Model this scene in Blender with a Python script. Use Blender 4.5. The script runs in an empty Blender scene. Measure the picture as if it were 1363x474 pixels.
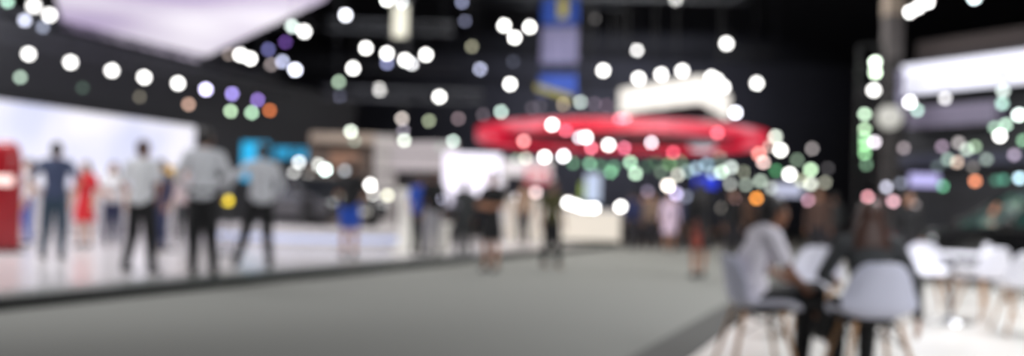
import bpy, bmesh, math, random
from mathutils import Vector, Matrix, Quaternion
random.seed(7)
PI = math.pi
S = bpy.context.scene
COL = S.collection
# ------------------------------------------------------------------ camera model (a point on the photo + a distance -> a place in the hall)
F = 1200.0; CX = 681.5; CY = 279.5; CAMZ = 1.05
RHO = math.atan(0.03)
CR = Vector((math.cos(RHO), 0, math.sin(RHO))); CU = Vector((-math.sin(RHO), 0, math.cos(RHO))); CF = Vector((0, 1, 0))
CAM = Vector((0, 0, CAMZ))
def at(px, py, Y):
    d = CF + CR * ((px - CX) / F) + CU * ((CY - py) / F)
    return CAM + d * Y
def ground(px, Y, z=0.0):
    p = at(px, CY, Y); return Vector((p.x, Y, z))
A = math.radians(22)
U = Vector((math.sin(A), math.cos(A), 0)); V = Vector((math.cos(A), -math.sin(A), 0))
def uv(u, v, z=0.0):
    p = U * u + V * v; return Vector((p.x, p.y, z))
def at_v(px, py, v):           # on the vertical plane v = const of the hall
    d = CF + CR * ((px - CX) / F) + CU * ((CY - py) / F)
    return CAM + d * (v / d.dot(V))
# ------------------------------------------------------------------ materials
def lin(c):
    out = []
    for x in c:
        x = x / 255.0
        out.append(x / 12.92 if x <= 0.04045 else ((x + 0.055) / 1.055) ** 2.4)
    return out
MC = {}
def mat(name, c, rough=0.6, metal=0.0, noise=0.0, nscale=8.0, bump=0.0, spec=0.5, coat=0.0):
    if name in MC: return MC[name]
    m = bpy.data.materials.new(name); m.use_nodes = True
    nt = m.node_tree; b = nt.nodes['Principled BSDF']
    l = lin(c)
    b.inputs['Base Color'].default_value = (*l, 1)
    b.inputs['Roughness'].default_value = rough; b.inputs['Metallic'].default_value = metal
    b.inputs['Specular IOR Level'].default_value = spec
    b.inputs['Coat Weight'].default_value = coat
    if noise or bump:
        tc = nt.nodes.new('ShaderNodeTexCoord'); n = nt.nodes.new('ShaderNodeTexNoise')
        n.inputs['Scale'].default_value = nscale; n.inputs['Detail'].default_value = 5
        nt.links.new(tc.outputs['Object'], n.inputs['Vector'])
        if noise:
            r = nt.nodes.new('ShaderNodeMapRange')
            r.inputs['To Min'].default_value = 1 - noise; r.inputs['To Max'].default_value = 1 + noise
            mx = nt.nodes.new('ShaderNodeVectorMath'); mx.operation = 'SCALE'; mx.inputs[0].default_value = l
            nt.links.new(n.outputs['Fac'], r.inputs['Value']); nt.links.new(r.outputs[0], mx.inputs['Scale'])
            nt.links.new(mx.outputs[0], b.inputs['Base Color'])
        if bump:
            bp = nt.nodes.new('ShaderNodeBump'); bp.inputs['Strength'].default_value = bump; bp.inputs['Distance'].default_value = 0.01
            nt.links.new(n.outputs['Fac'], bp.inputs['Height']); nt.links.new(bp.outputs[0], b.inputs['Normal'])
    MC[name] = m; return m
def glow(name, c, k=1.0, raw=False):
    if name in MC: return MC[name]
    m = bpy.data.materials.new(name); m.use_nodes = True
    b = m.node_tree.nodes['Principled BSDF']; l = lin(c)
    b.inputs['Base Color'].default_value = (*[x * 0.3 for x in l], 1)
    b.inputs['Roughness'].default_value = 0.5
    b.inputs['Emission Color'].default_value = (*l, 1); b.inputs['Emission Strength'].default_value = k
    MC[name] = m; return m
# ------------------------------------------------------------------ mesh helpers
def box(bm, c, s, M=None, mi=0):
    c = Vector(c); hx, hy, hz = s[0] / 2, s[1] / 2, s[2] / 2
    vs = []
    for x in (-hx, hx):
        for y in (-hy, hy):
            for z in (-hz, hz):
                p = Vector((x, y, z)) + c
                vs.append(bm.verts.new(M @ p if M else p))
    for f in ((0, 1, 3, 2), (4, 6, 7, 5), (0, 4, 5, 1), (2, 3, 7, 6), (0, 2, 6, 4), (1, 5, 7, 3)):
        fc = bm.faces.new([vs[i] for i in f]); fc.material_index = mi
def frame_of(d):
    d = d.normalized(); a = Vector((0, 0, 1)) if abs(d.z) < 0.95 else Vector((1, 0, 0))
    x = d.cross(a).normalized(); y = d.cross(x).normalized(); return x, y
def tube(bm, p0, p1, r0, r1=None, n=10, mi=0, smooth=True):
    p0 = Vector(p0); p1 = Vector(p1); r1 = r0 if r1 is None else r1
    x, y = frame_of(p1 - p0); ra = []; rb = []
    for i in range(n):
        a = 2 * PI * i / n; o = x * math.cos(a) + y * math.sin(a)
        ra.append(bm.verts.new(p0 + o * r0)); rb.append(bm.verts.new(p1 + o * r1))
    for i in range(n):
        f = bm.faces.new((ra[i], ra[(i + 1) % n], rb[(i + 1) % n], rb[i])); f.smooth = smooth; f.material_index = mi
    bm.faces.new(ra[::-1]).material_index = mi; bm.faces.new(rb).material_index = mi
def lathe(bm, prof, c=(0, 0, 0), n=24, mi=0, smooth=True, M=None):
    c = Vector(c); rings = []
    for r, z in prof:
        if r < 1e-5:
            p = c + Vector((0, 0, z)); rings.append([bm.verts.new(M @ p if M else p)])
        else:
            ring = []
            for i in range(n):
                p = c + Vector((r * math.cos(2 * PI * i / n), r * math.sin(2 * PI * i / n), z)); ring.append(bm.verts.new(M @ p if M else p))
            rings.append(ring)
    for a, b in zip(rings, rings[1:]):
        for i in range(n):
            j = (i + 1) % n
            if len(a) == 1 and len(b) == 1: continue
            if len(a) == 1: f = bm.faces.new((a[0], b[i], b[j]))
            elif len(b) == 1: f = bm.faces.new((a[i], a[j], b[0]))
            else: f = bm.faces.new((a[i], a[j], b[j], b[i]))
            f.smooth = smooth; f.material_index = mi
    if len(rings[0]) > 1: bm.faces.new(rings[0][::-1]).material_index = mi
    if len(rings[-1]) > 1: bm.faces.new(rings[-1]).material_index = mi
def ell(bm, c, r, R=None, n=12, mi=0):
    c = Vector(c); M = Matrix.Translation(c) @ (R.to_4x4() if R else Matrix.Identity(4)) @ Matrix.Diagonal((*r, 1))
    res = bmesh.ops.create_uvsphere(bm, u_segments=n, v_segments=max(6, n * 2 // 3), radius=1, matrix=M)
    for v in res['verts']:
        for f in v.link_faces: f.smooth = True; f.material_index = mi
def prism(bm, pts, z0, z1, mi=0):    # pts: list of (x,y)
    a = [bm.verts.new((p[0], p[1], z0)) for p in pts]; b = [bm.verts.new((p[0], p[1], z1)) for p in pts]
    n = len(pts)
    for i in range(n):
        bm.faces.new((a[i], a[(i + 1) % n], b[(i + 1) % n], b[i])).material_index = mi
    bm.faces.new(a[::-1]).material_index = mi; bm.faces.new(b).material_index = mi
def slab(bm, p, q, thick, z0, z1, mi=0):   # upright slab from p to q on plan
    p = Vector((p[0], p[1], 0)); q = Vector((q[0], q[1], 0)); d = (q - p).normalized(); n = Vector((-d.y, d.x, 0)) * thick / 2
    prism(bm, [(p - n)[:2], (q - n)[:2], (q + n)[:2], (p + n)[:2]], z0, z1, mi)
def obj(name, bm, mats, parent=None, bevel=0, recenter=False):
    bmesh.ops.recalc_face_normals(bm, faces=bm.faces)
    me = bpy.data.meshes.new(name); bm.to_mesh(me); bm.free()
    if not isinstance(mats, (list, tuple)): mats = [mats]
    for m in mats: me.materials.append(m)
    o = bpy.data.objects.new(name, me); COL.objects.link(o)
    if parent is not None: o.parent = parent
    if bevel:
        b = o.modifiers.new('bevel', 'BEVEL'); b.width = bevel; b.segments = 2; b.limit_method = 'ANGLE'
    return o
def tag(o, label, cat, group=None, kind=None):
    o['label'] = label; o['category'] = cat
    if group: o['group'] = group
    if kind: o['kind'] = kind
    return o
def thing(name, loc, label, cat, rz=0, group=None):
    e = bpy.data.objects.new(name, None); COL.objects.link(e); e.location = loc; e.rotation_euler = (0, 0, rz)
    e.empty_display_size = 0.2
    return tag(e, label, cat, group)
def struct(name, bm, m, label=None):
    o = obj(name, bm, m); o['kind'] = 'structure'
    if label: o['label'] = label
    return o
def bmnew(): return bmesh.new()
def cables(par, pairs, r=0.012, m=None):
    for p, q in pairs:
        b = bmesh.new(); tube(b, p, q, r, n=6); obj('hanging_cable', b, m or MC['black_frame'], par)
# ------------------------------------------------------------------ the hall
STAGE_V = -7.35; STAGE_Z = 0.12
carpet = mat('grey_carpet', (126, 127, 123), 0.95, noise=0.06, nscale=30, bump=0.2, spec=0.15)
b = bmnew(); box(b, (0, 35, -0.1), (90, 90, 0.2)); struct('floor', b, carpet, 'grey exhibition hall carpet')
b = bmnew(); box(b, (0, 35, 14.1), (90, 90, 0.2)); struct('ceiling', b, mat('black_ceiling', (60, 60, 68), 0.9))
b = bmnew(); box(b, (0, 76, 7), (90, 0.3, 14)); struct('wall_back', b, mat('dark_hall_wall', (66, 66, 76), 0.9, noise=0.2, nscale=0.3))
b = bmnew(); box(b, (-44, 35, 7), (0.3, 90, 14)); struct('wall_left', b, MC['dark_hall_wall'])
b = bmnew(); box(b, (44, 35, 7), (0.3, 90, 14)); struct('wall_right', b, MC['dark_hall_wall'])
# dark strip and white floor on the right
def strip(name, v0, v1, u0, u1, z0, z1, m, label):
    b = bmnew(); prism(b, [uv(u0, v0)[:2], uv(u0, v1)[:2], uv(u1, v1)[:2], uv(u1, v0)[:2]], z0, z1)
    return struct(name, b, m, label)
strip('trim_1', -1.62, -1.22, 0.5, 44, 0, 0.012, mat('charcoal_strip', (62, 62, 60), 0.8), 'dark edging strip beside the white floor')
strip('floor_white', -1.22, 14, 0.5, 26, 0, 0.012, mat('white_laminate', (208, 206, 202), 0.28, noise=0.03, nscale=2), 'white laminate floor of the seating area')
# stage
b = bmnew(); prism(b, [uv(-4, STAGE_V - 0.5)[:2], uv(-4, -30)[:2], uv(27.5, -30)[:2], uv(27.5, STAGE_V - 0.5)[:2]], 0, STAGE_Z)
st = obj('stage_platform', b, mat('white_gloss_floor', (202, 198, 199), 0.22, noise=0.04, nscale=1.5)); 
tag(st, 'low white glossy exhibition platform running along the grey carpet', 'platform')
b = bmnew(); prism(b, [uv(-4, STAGE_V)[:2], uv(-4, STAGE_V - 0.5)[:2], uv(27.8, STAGE_V - 0.5)[:2], uv(27.8, STAGE_V)[:2]], 0, STAGE_Z)
o = obj('edge_trim', b, mat('grey_trim_metal', (84, 90, 86), 0.4), st); o['label'] = 'grey edge strip'
b = bmnew(); prism(b, [uv(-4, STAGE_V + 0.05)[:2], uv(-4, STAGE_V)[:2], uv(27.8, STAGE_V)[:2], uv(27.8, STAGE_V + 0.05)[:2]], 0, STAGE_Z - 0.012)
o = obj('skirting', b, mat('black_skirting', (22, 24, 24), 0.7), st); o['label'] = 'black riser skirting'
# ------------------------------------------------------------------ big lit things on the left
def blend_screen(name, c0, c1, k, scale=0.4):
    m = glow(name, c0, k); nt = m.node_tree; bs = nt.nodes['Principled BSDF']
    tc = nt.nodes.new('ShaderNodeTexCoord'); n = nt.nodes.new('ShaderNodeTexNoise'); n.inputs['Scale'].default_value = scale
    n.inputs['Detail'].default_value = 1.5
    r = nt.nodes.new('ShaderNodeValToRGB'); r.color_ramp.elements[0].position = 0.38; r.color_ramp.elements[1].position = 0.62
    r.color_ramp.elements[0].color = (*lin(c0), 1); r.color_ramp.elements[1].color = (*lin(c1), 1)
    nt.links.new(tc.outputs['Object'], n.inputs['Vector']); nt.links.new(n.outputs['Fac'], r.inputs['Fac'])
    nt.links.new(r.outputs['Color'], bs.inputs['Emission Color']); return m
# video wall, parallel to the platform
VW = -18.0
p0 = at_v(-60, 130, VW); p1 = at_v(256, 171, VW)
u0 = p0.dot(U); u1 = p1.dot(U); ztop = p1.z + 0.05
t = thing('video_wall', uv((u0 + u1) / 2, VW, STAGE_Z), 'long pale lilac video wall behind the people on the white platform', 'screen', PI / 2 - A)
def wallbox(name, uA, uB, z0, z1, d0, d1, m, par, root):
    b = bmnew(); um = (u0 + u1) / 2; box(b, ((uA + uB) / 2 - um, -(d0 + d1) / 2, (z0 + z1) / 2 - STAGE_Z), (uB - uA, abs(d1 - d0), z1 - z0)); return obj(name, b, m, par, 0.02)
wallbox('screen', u0, u1, 1.25, ztop, 0.06, 0.12, blend_screen('video_wall_picture', (244, 242, 252), (204, 210, 240), 0.9, 0.5), t, t)
wallbox('base_cabinet', u0, u1, STAGE_Z, 1.22, -0.2, 0.12, mat('white_panel', (212, 208, 212), 0.4), t, t)
wallbox('frame', u0 - 0.08, u1 + 0.08, 1.2, ztop + 0.08, -0.2, 0.055, mat('black_frame', (18, 18, 20), 0.6), t, t)
# dark fascia above the wall
b = bmnew(); slab(b, uv(u0, VW - 0.5)[:2], uv(u1 + 9, VW - 0.5)[:2], 0.3, STAGE_Z, 5.0)
o = obj('partition_panel', b, mat('charcoal_partition', (46, 48, 52), 0.8)); tag(o, 'tall charcoal partition wall standing behind the lilac video wall', 'partition')
# ceiling lightbox
Z6 = 6.0
def plane_z(px, py, z):
    d = CF + CR * ((px - CX) / F) + CU * ((CY - py) / F); return CAM + d * ((z - CAMZ) / d.z)
q = [plane_z(84, 36, Z6), plane_z(262, 81, Z6), plane_z(432, 0, Z6), plane_z(480, -60, Z6), plane_z(60, -60, Z6)]
c0 = sum(q, Vector()) / len(q)
t = thing('ceiling_lightbox', (c0.x, c0.y, Z6), 'huge glowing lilac white ceiling panel hanging over the platform', 'light panel')
def lightbox_mat():
    m = blend_screen('lightbox_fabric', (246, 240, 250), (178, 160, 196), 1.0, 0.16)
    return m
b = bmnew(); prism(b, [(p - c0)[:2] for p in q], 0, 0.05); obj('diffuser', b, lightbox_mat(), t)
b = bmnew(); prism(b, [((p - c0) * 1.02)[:2] for p in q], 0.052, 0.35); obj('housing', b, MC['black_frame'], t)
cables(t, [((*((p - c0) * 0.9)[:2], 0.35), (*((p - c0) * 0.9)[:2], 7.95)) for p in q])
# ------------------------------------------------------------------ trusses and spotlights
alu = mat('dark_aluminium', (72, 74, 80), 0.5, 0.6)
def truss(name, P, Q, label, w=0.3, top=None, group='lighting trusses under the hall ceiling'):
    P = Vector(P); Q = Vector(Q); c = (P + Q) / 2
    t = thing(name, c, label, 'truss', 0, group)
    d = (Q - P); L = d.length; d.normalize(); sx = Vector((-d.y, d.x, 0)).normalized() if abs(d.z) < 0.9 else Vector((1, 0, 0)); up = d.cross(sx).normalized()
    b = bmnew()
    for a in (-1, 1):
        for e in (-1, 1):
            o = sx * a * w / 2 + up * e * w / 2; tube(b, P + o - c, Q + o - c, 0.025, n=6)
    obj('chord', b, alu, t)
    b = bmnew(); n = max(2, int(L / 0.6))
    for i in range(n):
        s0 = P + d * (L * i / n) - c; s1 = P + d * (L * (i + 1) / n) - c; sg = 1 if i % 2 else -1
        for a in (-1, 1):
            tube(b, s0 + sx * a * w / 2 - up * sg * w / 2, s1 + sx * a * w / 2 + up * sg * w / 2, 0.012, n=5)
        tube(b, s0 + sx * w / 2 * sg + up * w / 2, s1 - sx * w / 2 * sg + up * w / 2, 0.012, n=5)
    obj('lattice', b, alu, t)
    if top:
        pr = []
        for f in (0.08, 0.92):
            s = P + d * L * f; pr.append((s - c + Vector((0, 0, w / 2)), Vector((s.x, s.y, top)) - c))
        cables(t, pr, 0.01, alu)
    return t
R0 = 1200 * 0.0235 * (1 / 1.2)   # only used to give each lamp a sensible power for its size
body_m = mat('lamp_black', (20, 20, 22), 0.5, 0.3)
b = bmnew(); lathe(b, [(0.55, 2.6), (0.85, 2.3), (0.95, 0.6), (1.12, 0.25), (1.12, -0.12), (1.04, -0.12), (1.0, 0.02), (0.9, 0.1)], n=20)
bmesh.ops.recalc_face_normals(b, faces=b.faces); ME_H = bpy.data.meshes.new('lamp_housing'); b.to_mesh(ME_H); b.free(); ME_H.materials.append(body_m)
b = bmnew(); lathe(b, [(1.0, 0.05), (0.92, -0.1), (0.7, -0.25), (0.4, -0.34), (0, -0.37)], n=20)
bmesh.ops.recalc_face_normals(b, faces=b.faces); ME_L = bpy.data.meshes.new('lamp_lens'); b.to_mesh(ME_L); b.free(); ME_L.materials.append(body_m)
b = bmnew()
for s in (-1, 1): box(b, (s * 1.28, 0, 0), (0.1, 0.5, 0.6)); tube(b, (s * 0.95, 0, 0), (s * 1.3, 0, 0), 0.12, n=8)
for s in (-1, 1): box(b, (s * 1.28, 0, 1.0), (0.1, 0.4, 2.0))
box(b, (0, 0, 2.95), (2.66, 0.4, 0.12)); box(b, (-1.28, 0, 2.4), (0.1, 0.4, 1.1)); box(b, (1.28, 0, 2.4), (0.1, 0.4, 1.1))
bmesh.ops.recalc_face_normals(b, faces=b.faces); ME_Y = bpy.data.meshes.new('lamp_yoke'); b.to_mesh(ME_Y); b.free(); ME_Y.materials.append(body_m)
b = bmnew(); ell(b, (0, 0, 0), (1, 1, 1), n=16); ME_B = bpy.data.meshes.new('globe'); b.to_mesh(ME_B); b.free(); ME_B.materials.append(body_m)
b = bmnew(); lathe(b, [(0.5, 0.86), (0.55, 1.0), (0.5, 1.5), (0.2, 1.62)], n=12)
bmesh.ops.recalc_face_normals(b, faces=b.faces); ME_S = bpy.data.meshes.new('socket'); b.to_mesh(ME_S); b.free(); ME_S.materials.append(body_m)
ME_R = {}
def rod_mesh(L):
    k = round(L, 3)
    if k not in ME_R:
        b = bmnew(); tube(b, (0, 0, 0), (0, 0, k), 0.009, n=6)
        me = bpy.data.meshes.new('hanging_rod'); b.to_mesh(me); b.free(); me.materials.append(body_m); ME_R[k] = me
    return ME_R[k]
EM = {}
def lamp_mat(c, r, boost):
    k = (tuple(c), round(r, 1), boost)
    if k in EM: return EM[k]
    l = lin(c)
    D = 20.6
    g = max(1.0, (D / 2) ** 2 / (r * r)) * boost
    m = bpy.data.materials.new('lamp_glow'); m.use_nodes = True; bs = m.node_tree.nodes['Principled BSDF']
    bs.inputs['Base Color'].default_value = (0.05, 0.05, 0.05, 1)
    bs.inputs['Emission Color'].default_value = (*l, 1); bs.inputs['Emission Strength'].default_value = g
    EM[k] = m; return m
def add(name, me, parent, loc=(0, 0, 0), rot=None, sc=None, m=None):
    o = bpy.data.objects.new(name, me); COL.objects.link(o); o.parent = parent; o.location = loc
    if rot is not None: o.rotation_euler = rot
    if sc is not None: o.scale = sc if hasattr(sc, '__len__') else (sc, sc, sc)
    if m is not None:
        o.material_slots[0].link = 'OBJECT'; o.material_slots[0].material = m
    return o
ORD = ['first', 'second', 'third', 'fourth', 'fifth', 'sixth', 'seventh', 'eighth', 'ninth', 'tenth', 'eleventh', 'twelfth', 'thirteenth', 'fourteenth',
       'fifteenth', 'sixteenth', 'seventeenth', 'eighteenth', 'nineteenth', 'twentieth'] + ['twenty-' + w for w in
       ['first', 'second', 'third', 'fourth', 'fifth', 'sixth', 'seventh', 'eighth', 'ninth']] + ['thirtieth', 'thirty-first', 'thirty-second', 'thirty-third', 'thirty-fourth', 'thirty-fifth']
def cname(c):
    r, g, bb = c; mx = max(c); mn = min(c); s = 'bright ' if mx > 230 else ('' if mx > 120 else 'dim ')
    if mx - mn < 16: n = 'white' if mx > 190 else 'grey'
    elif r == mx and r - g > 60 and g > bb + 25: n = 'orange'
    elif r == mx and bb >= g - 5: n = 'pink'
    elif r == mx: n = 'tan'
    elif g == mx: n = 'green' if mx - mn > 40 else 'pale green'
    else: n = 'blue' if mx - mn > 120 else 'lilac'
    if n == 'white' and s == '': s = 'soft '
    return s + n
W = (255, 253, 250)
def spot(p, r, Y, c, boost, rod, label, group, aim):
    r *= 0.75
    rr = r * Y / F
    t = thing('stage_spotlight', p, label, 'spotlight', 0, group)
    d = (Vector(aim) - p).normalized(); q = Vector((0, 0, -1)).rotation_difference(d).to_euler()
    add('housing', ME_H, t, rot=q, sc=rr); add('lens', ME_L, t, rot=q, sc=rr, m=lamp_mat(c, r, boost))
    yaw = math.atan2(d.x, -d.y) if (abs(d.x) + abs(d.y)) > 1e-4 else 0
    add('yoke', ME_Y, t, rot=(0, 0, math.atan2(d.y, d.x) + PI / 2), sc=rr)
    add('hanging_rod', rod_mesh(rod - 3.0 * rr), t, loc=(0, 0, 3.0 * rr))
def bulb(p, r, Y, c, boost, rod, label, group, up=True):
    r *= 0.8
    rr = r * Y / F
    t = thing('globe_lamp', p, label, 'lamp', 0, group)
    add('globe', ME_B, t, sc=rr, m=lamp_mat(c, r, boost))
    if up:
        add('socket', ME_S, t, sc=rr); add('hanging_cord', rod_mesh(max(0.05, rod - 1.6 * rr)), t, loc=(0, 0, 1.6 * rr))
    else:
        add('socket', ME_S, t, rot=(PI, 0, 0), sc=rr); add('stem', rod_mesh(max(0.05, rod - 1.6 * rr)), t, rot=(PI, 0, 0), loc=(0, 0, -1.6 * rr))
def band(L, where, tname, tlabel, Y=None, v=None, group=None, r_top=0.5, ceil_top=13.95):
    pts = []
    for (px, py, r, c) in L:
        p = at(px, py, Y) if Y else at_v(px, py, v); pts.append((p, px, py, r, c))
    zt = max(p.z for p, *_ in pts) + r_top
    if Y:
        xs = [p.x for p, *_ in pts]; P = Vector((min(xs) - 0.8, Y, zt + 0.15)); Q = Vector((max(xs) + 0.8, Y, zt + 0.15))
    else:
        us = [p.dot(U) for p, *_ in pts]; P = uv(min(us) - 3, v, zt + 0.15); Q = uv(max(us) + 1, v, zt + 0.15)
    truss('lighting_truss', P, Q, tlabel, 0.3, top=ceil_top)
    pts.sort(key=lambda a: (a[1], a[2]))
    last = []
    for i, (p, px, py, r, c) in enumerate(pts):
        lv = 0
        while any(abs(px - a) < 15 and abs(py - e) < 18 and f == lv for a, e, f in last): lv += 1
        if lv: p = CAM + (p - CAM) * (1 + 0.55 * lv / p.y)
        last.append((px, py, lv))
        depth = p.y
        lab = f"{cname(c)} spotlight, {ORD[i]} from left {where}"
        boost = 1.8 if max(c) > 245 else 1.0
        spot(p, r, depth, c, boost, zt - p.z, lab, group or ('spotlights ' + where), (random.uniform(-3, 3), random.uniform(-1, 2), 0.5))
def sc_(L): return [(x, y, (a[0] if len(a) and not isinstance(a[0], tuple) else 4.0), (a[-1] if len(a) and isinstance(a[-1], tuple) else W)) for (x, y, *a) in L]
band(sc_([(38, 72, 6.5), (94, 83, 6.5), (149, 94, 6.2), (192, 103, 6), (237, 111, 5.5), (274, 119, 4.5, (215, 210, 250)), (309, 125, 4, (160, 145, 225)), (343, 133, 3.6, (130, 105, 180))]),
     'on the truss along the video wall', 'lighting_truss', 'long truss above the lilac video wall', v=-16.6, ceil_top=5.98)
band(sc_([(27, 103, 4.5, (150, 170, 155)), (110, 117, 4, (44, 58, 50)), (186, 129, 4, (82, 78, 68)), (251, 139, 4, (172, 140, 124)), (307, 148, 3.6, (178, 208, 172)), (335, 150, 3.6, (170, 208, 176)), (359, 147, 3.6, (176, 96, 52))]),
     'on the lower truss by the charcoal partition', 'lighting_truss', 'lower truss close to the charcoal partition', v=-17.5, ceil_top=5.98)
band(sc_([(45, 8, 8), (66, 20, 7), (33, 27, 5.5, (210, 214, 235)), (57, 36, 5, (120, 125, 142)), (10, 2, 5, (165, 205, 185))]), 'on the truss beside the ceiling lightbox', '', 'truss in the top left corner beside the ceiling lightbox', Y=16)
band(sc_([(237, 90, 4, (216, 216, 200)), (257, 98, 4, (170, 170, 182)), (305, 72, 4, (112, 102, 97)), (320, 73, 5), (333, 78, 5), (361, 86, 4, (136, 126, 126)), (376, 82, 4, (180, 184, 214)), (393, 93, 4.5, (232, 234, 252)), (357, 66, 4, (88, 88, 134)), (380, 56, 4, (80, 54, 114))]),
     'on the truss below the ceiling lightbox', '', 'truss just beyond the tip of the ceiling lightbox', Y=33)
band(sc_([(389, 35, 5, (225, 240, 234)), (405, 42, 6), (460, 20, 5.2, (240, 242, 252)), (515, 0, 5), (535, 3, 4, (196, 200, 206))]), 'on the high truss right of the lightbox', '', 'high truss to the right of the ceiling lightbox', Y=20)
band(sc_([(487, 64, 4.8), (470, 91, 5.2), (515, 71, 5), (515, 84, 4, (122, 126, 164)), (539, 80, 5.2), (548, 85, 4, (235, 235, 238)), (567, 73, 5)]), 'on the truss by the hanging mast', '', 'truss crossing behind the hanging silver mast', Y=27)
band(sc_([(451, 109, 4, (154, 176, 154)), (453, 130, 4, (154, 158, 190)), (419, 133, 4, (206, 204, 196)), (505, 119, 5), (585, 129, 4.8)]), 'on the truss over the beige booth', '', 'truss above the beige booth', Y=34)
band(sc_([(615, 3, 3.6, (114, 118, 144)), (619, 28, 3.6, (78, 80, 98)), (628, 62, 3.6, (120, 118, 100)), (671, 34, 5), (685, 50, 4.6), (705, 36, 5)]), 'on the truss left of the blue banner', '', 'high truss beside the blue banner', Y=24)
band(sc_([(639, 92, 4, (176, 180, 206)), (683, 82, 3.6, (48, 50, 60)), (679, 112, 4.8), (803, 94, 5.2), (792, 25, 3.6, (60, 58, 58))]), 'on the truss behind the blue banner', '', 'truss behind the lower half of the blue banner', Y=38)
band(sc_([(848, 67, 4.2, (236, 234, 232)), (967, 58, 5.8), (900, -1, 5.5)]), 'on the high truss above the white canopy', '', 'high truss above the white canopy', Y=30)
band(sc_([(1007, 111, 5.6), (979, 150, 4.6, (238, 240, 252))]), 'right of the white canopy', '', 'short truss to the right of the white canopy', Y=33, r_top=0.9)
band(sc_([(467, 175, 4, (228, 238, 224)), (472, 188, 3.6, (92, 102, 92)), (535, 158, 4, (186, 176, 170)), (537, 174, 3.6, (122, 116, 128)), (538, 187, 4, (214, 224, 210)), (571, 161, 3.6, (134, 142, 118)), (586, 195, 3.6, (68, 78, 72)), (603, 188, 3.6, (178, 198, 188))]),
     'on the low truss over the beige booth', '', 'low truss in front of the beige booth', Y=25)
band(sc_([(610, 158, 3.6, (108, 94, 98)), (643, 153, 3.6, (76, 68, 74)), (637, 176, 3.6, (104, 64, 80)), (667, 149, 3.8, (186, 210, 200)), (708, 144, 3.6, (62, 56, 62)), (719, 141, 3.6, (58, 54, 60)), (750, 139, 3.6, (134, 120, 104)), (773, 136, 3.8, (196, 210, 204)), (791, 138, 3.6, (80, 70, 80)), (807, 140, 3.6, (74, 58, 68))]),
     'on the far truss behind the red ring', '', 'distant truss behind the red ring', Y=46, r_top=0.8)
band(sc_([(697, 188, 3.8, (228, 154, 154)), (735, 166, 4.6), (753, 174, 3.6, (218, 96, 116)), (771, 183, 4, (220, 214, 224)), (780, 183, 4.6), (787, 197, 3.6, (228, 118, 136)), (810, 193, 4.8), (831, 197, 3.6, (200, 106, 130)), (867, 190, 4.2, (242, 226, 236)), (725, 209, 4.6), (750, 208, 4.4, (248, 244, 250)), (896, 203, 3.6, (204, 80, 100)), (824, 158, 3.6, (196, 104, 118)), (832, 158, 3.6, (206, 128, 140)), (955, 177, 4.5, (232, 110, 124))]),
     'hanging in front of the red ring', '', 'truss hung high in front of the red ring', Y=27, r_top=3.6)
band(sc_([(1211, 16, 5.5), (1222, 10, 5), (1235, 3, 5), (1297, -3, 5.6, (236, 252, 255))]), 'on the truss above the booth sign', '', 'truss above the wide lit booth sign', Y=18)
# ------------------------------------------------------------------ hanging mast, banner
p = at(535, 10, 26); q2 = at(537, 76, 26)
t = truss('hanging_mast', (p.x, 26, q2.z), (p.x, 26, p.z + 3), 'silver lattice mast hanging vertically among the spotlights', 0.4, group='vertical masts')
b = bmnew(); box(b, (0, -0.24, at(535, 30, 26).z - (q2.z + p.z + 3) / 2), (0.42, 0.03, 0.95)); o = obj('mast_highlight', b, mat('painted_sheen', (206, 204, 188), 0.5, 0.0), t, 0.01); o['label'] = 'pale panel painting the bright stretch of the mast'  # added pale panel paints the bright sheen of the mast
ban = ground(738, 36); zb = at(738, 134, 36).z
t = thing('hanging_banner', (ban.x, 36, zb), 'tall blue and yellow banner hanging from the dark ceiling', 'banner', math.radians(-12))
cloth_b = mat('banner_blue', (38, 78, 172), 0.7); 
b = bmnew(); wB = 1.5
def ban_part(name, x0, x1, y0, y1, m, dy=0):
    zz0 = at(738, y0, 36).z - zb; zz1 = at(738, y1, 36).z - zb
    b = bmnew(); box(b, ((x0 + x1) / 2, dy, (zz0 + zz1) / 2), (x1 - x0, 0.03, zz1 - zz0)); return obj(name, b, m, t)
ban_part('cloth', -0.75, 0.75, 128, -30, mat('banner_navy', (22, 30, 60), 0.7))
ban_part('blue_field', -0.74, 0.74, 32, -28, mat('banner_blue', (38, 78, 172), 0.7), -0.02)
ban_part('yellow_stripe', -0.08, 0.32, 24, -28, mat('banner_yellow', (190, 176, 70), 0.7), -0.04)
ban_part('grey_picture', -0.72, 0.74, 84, 36, mat('banner_lilac', (128, 124, 158), 0.7, noise=0.35, nscale=2.5), -0.02)
ban_part('blue_field', -0.75, 0.74, 126, 100, mat('banner_blue_low', (50, 84, 180), 0.7, noise=0.2, nscale=3), -0.02)
z1_ = at(738, 128, 36).z - zb; b = bmnew()
vs = [b.verts.new(p) for p in ((-0.9, -0.04, z1_ + 0.25), (-0.9, -0.04, z1_ + 0.5), (0.6, -0.04, z1_ + 0.05), (0.6, -0.04, z1_ - 0.2))]; b.faces.new(vs)
ex = bmesh.ops.extrude_face_region(b, geom=b.faces[:]); bmesh.ops.translate(b, verts=[v for v in ex['geom'] if isinstance(v, bmesh.types.BMVert)], vec=(0, 0.03, 0))
obj('yellow_hem', b, mat('banner_yellow_low', (170, 160, 60), 0.7), t)
zt_ = at(738, -30, 36).z - zb
cables(t, [((s * 0.7, 0, zt_), (s * 0.7, 0, 13.9 - zb)) for s in (-1, 1)])
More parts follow.
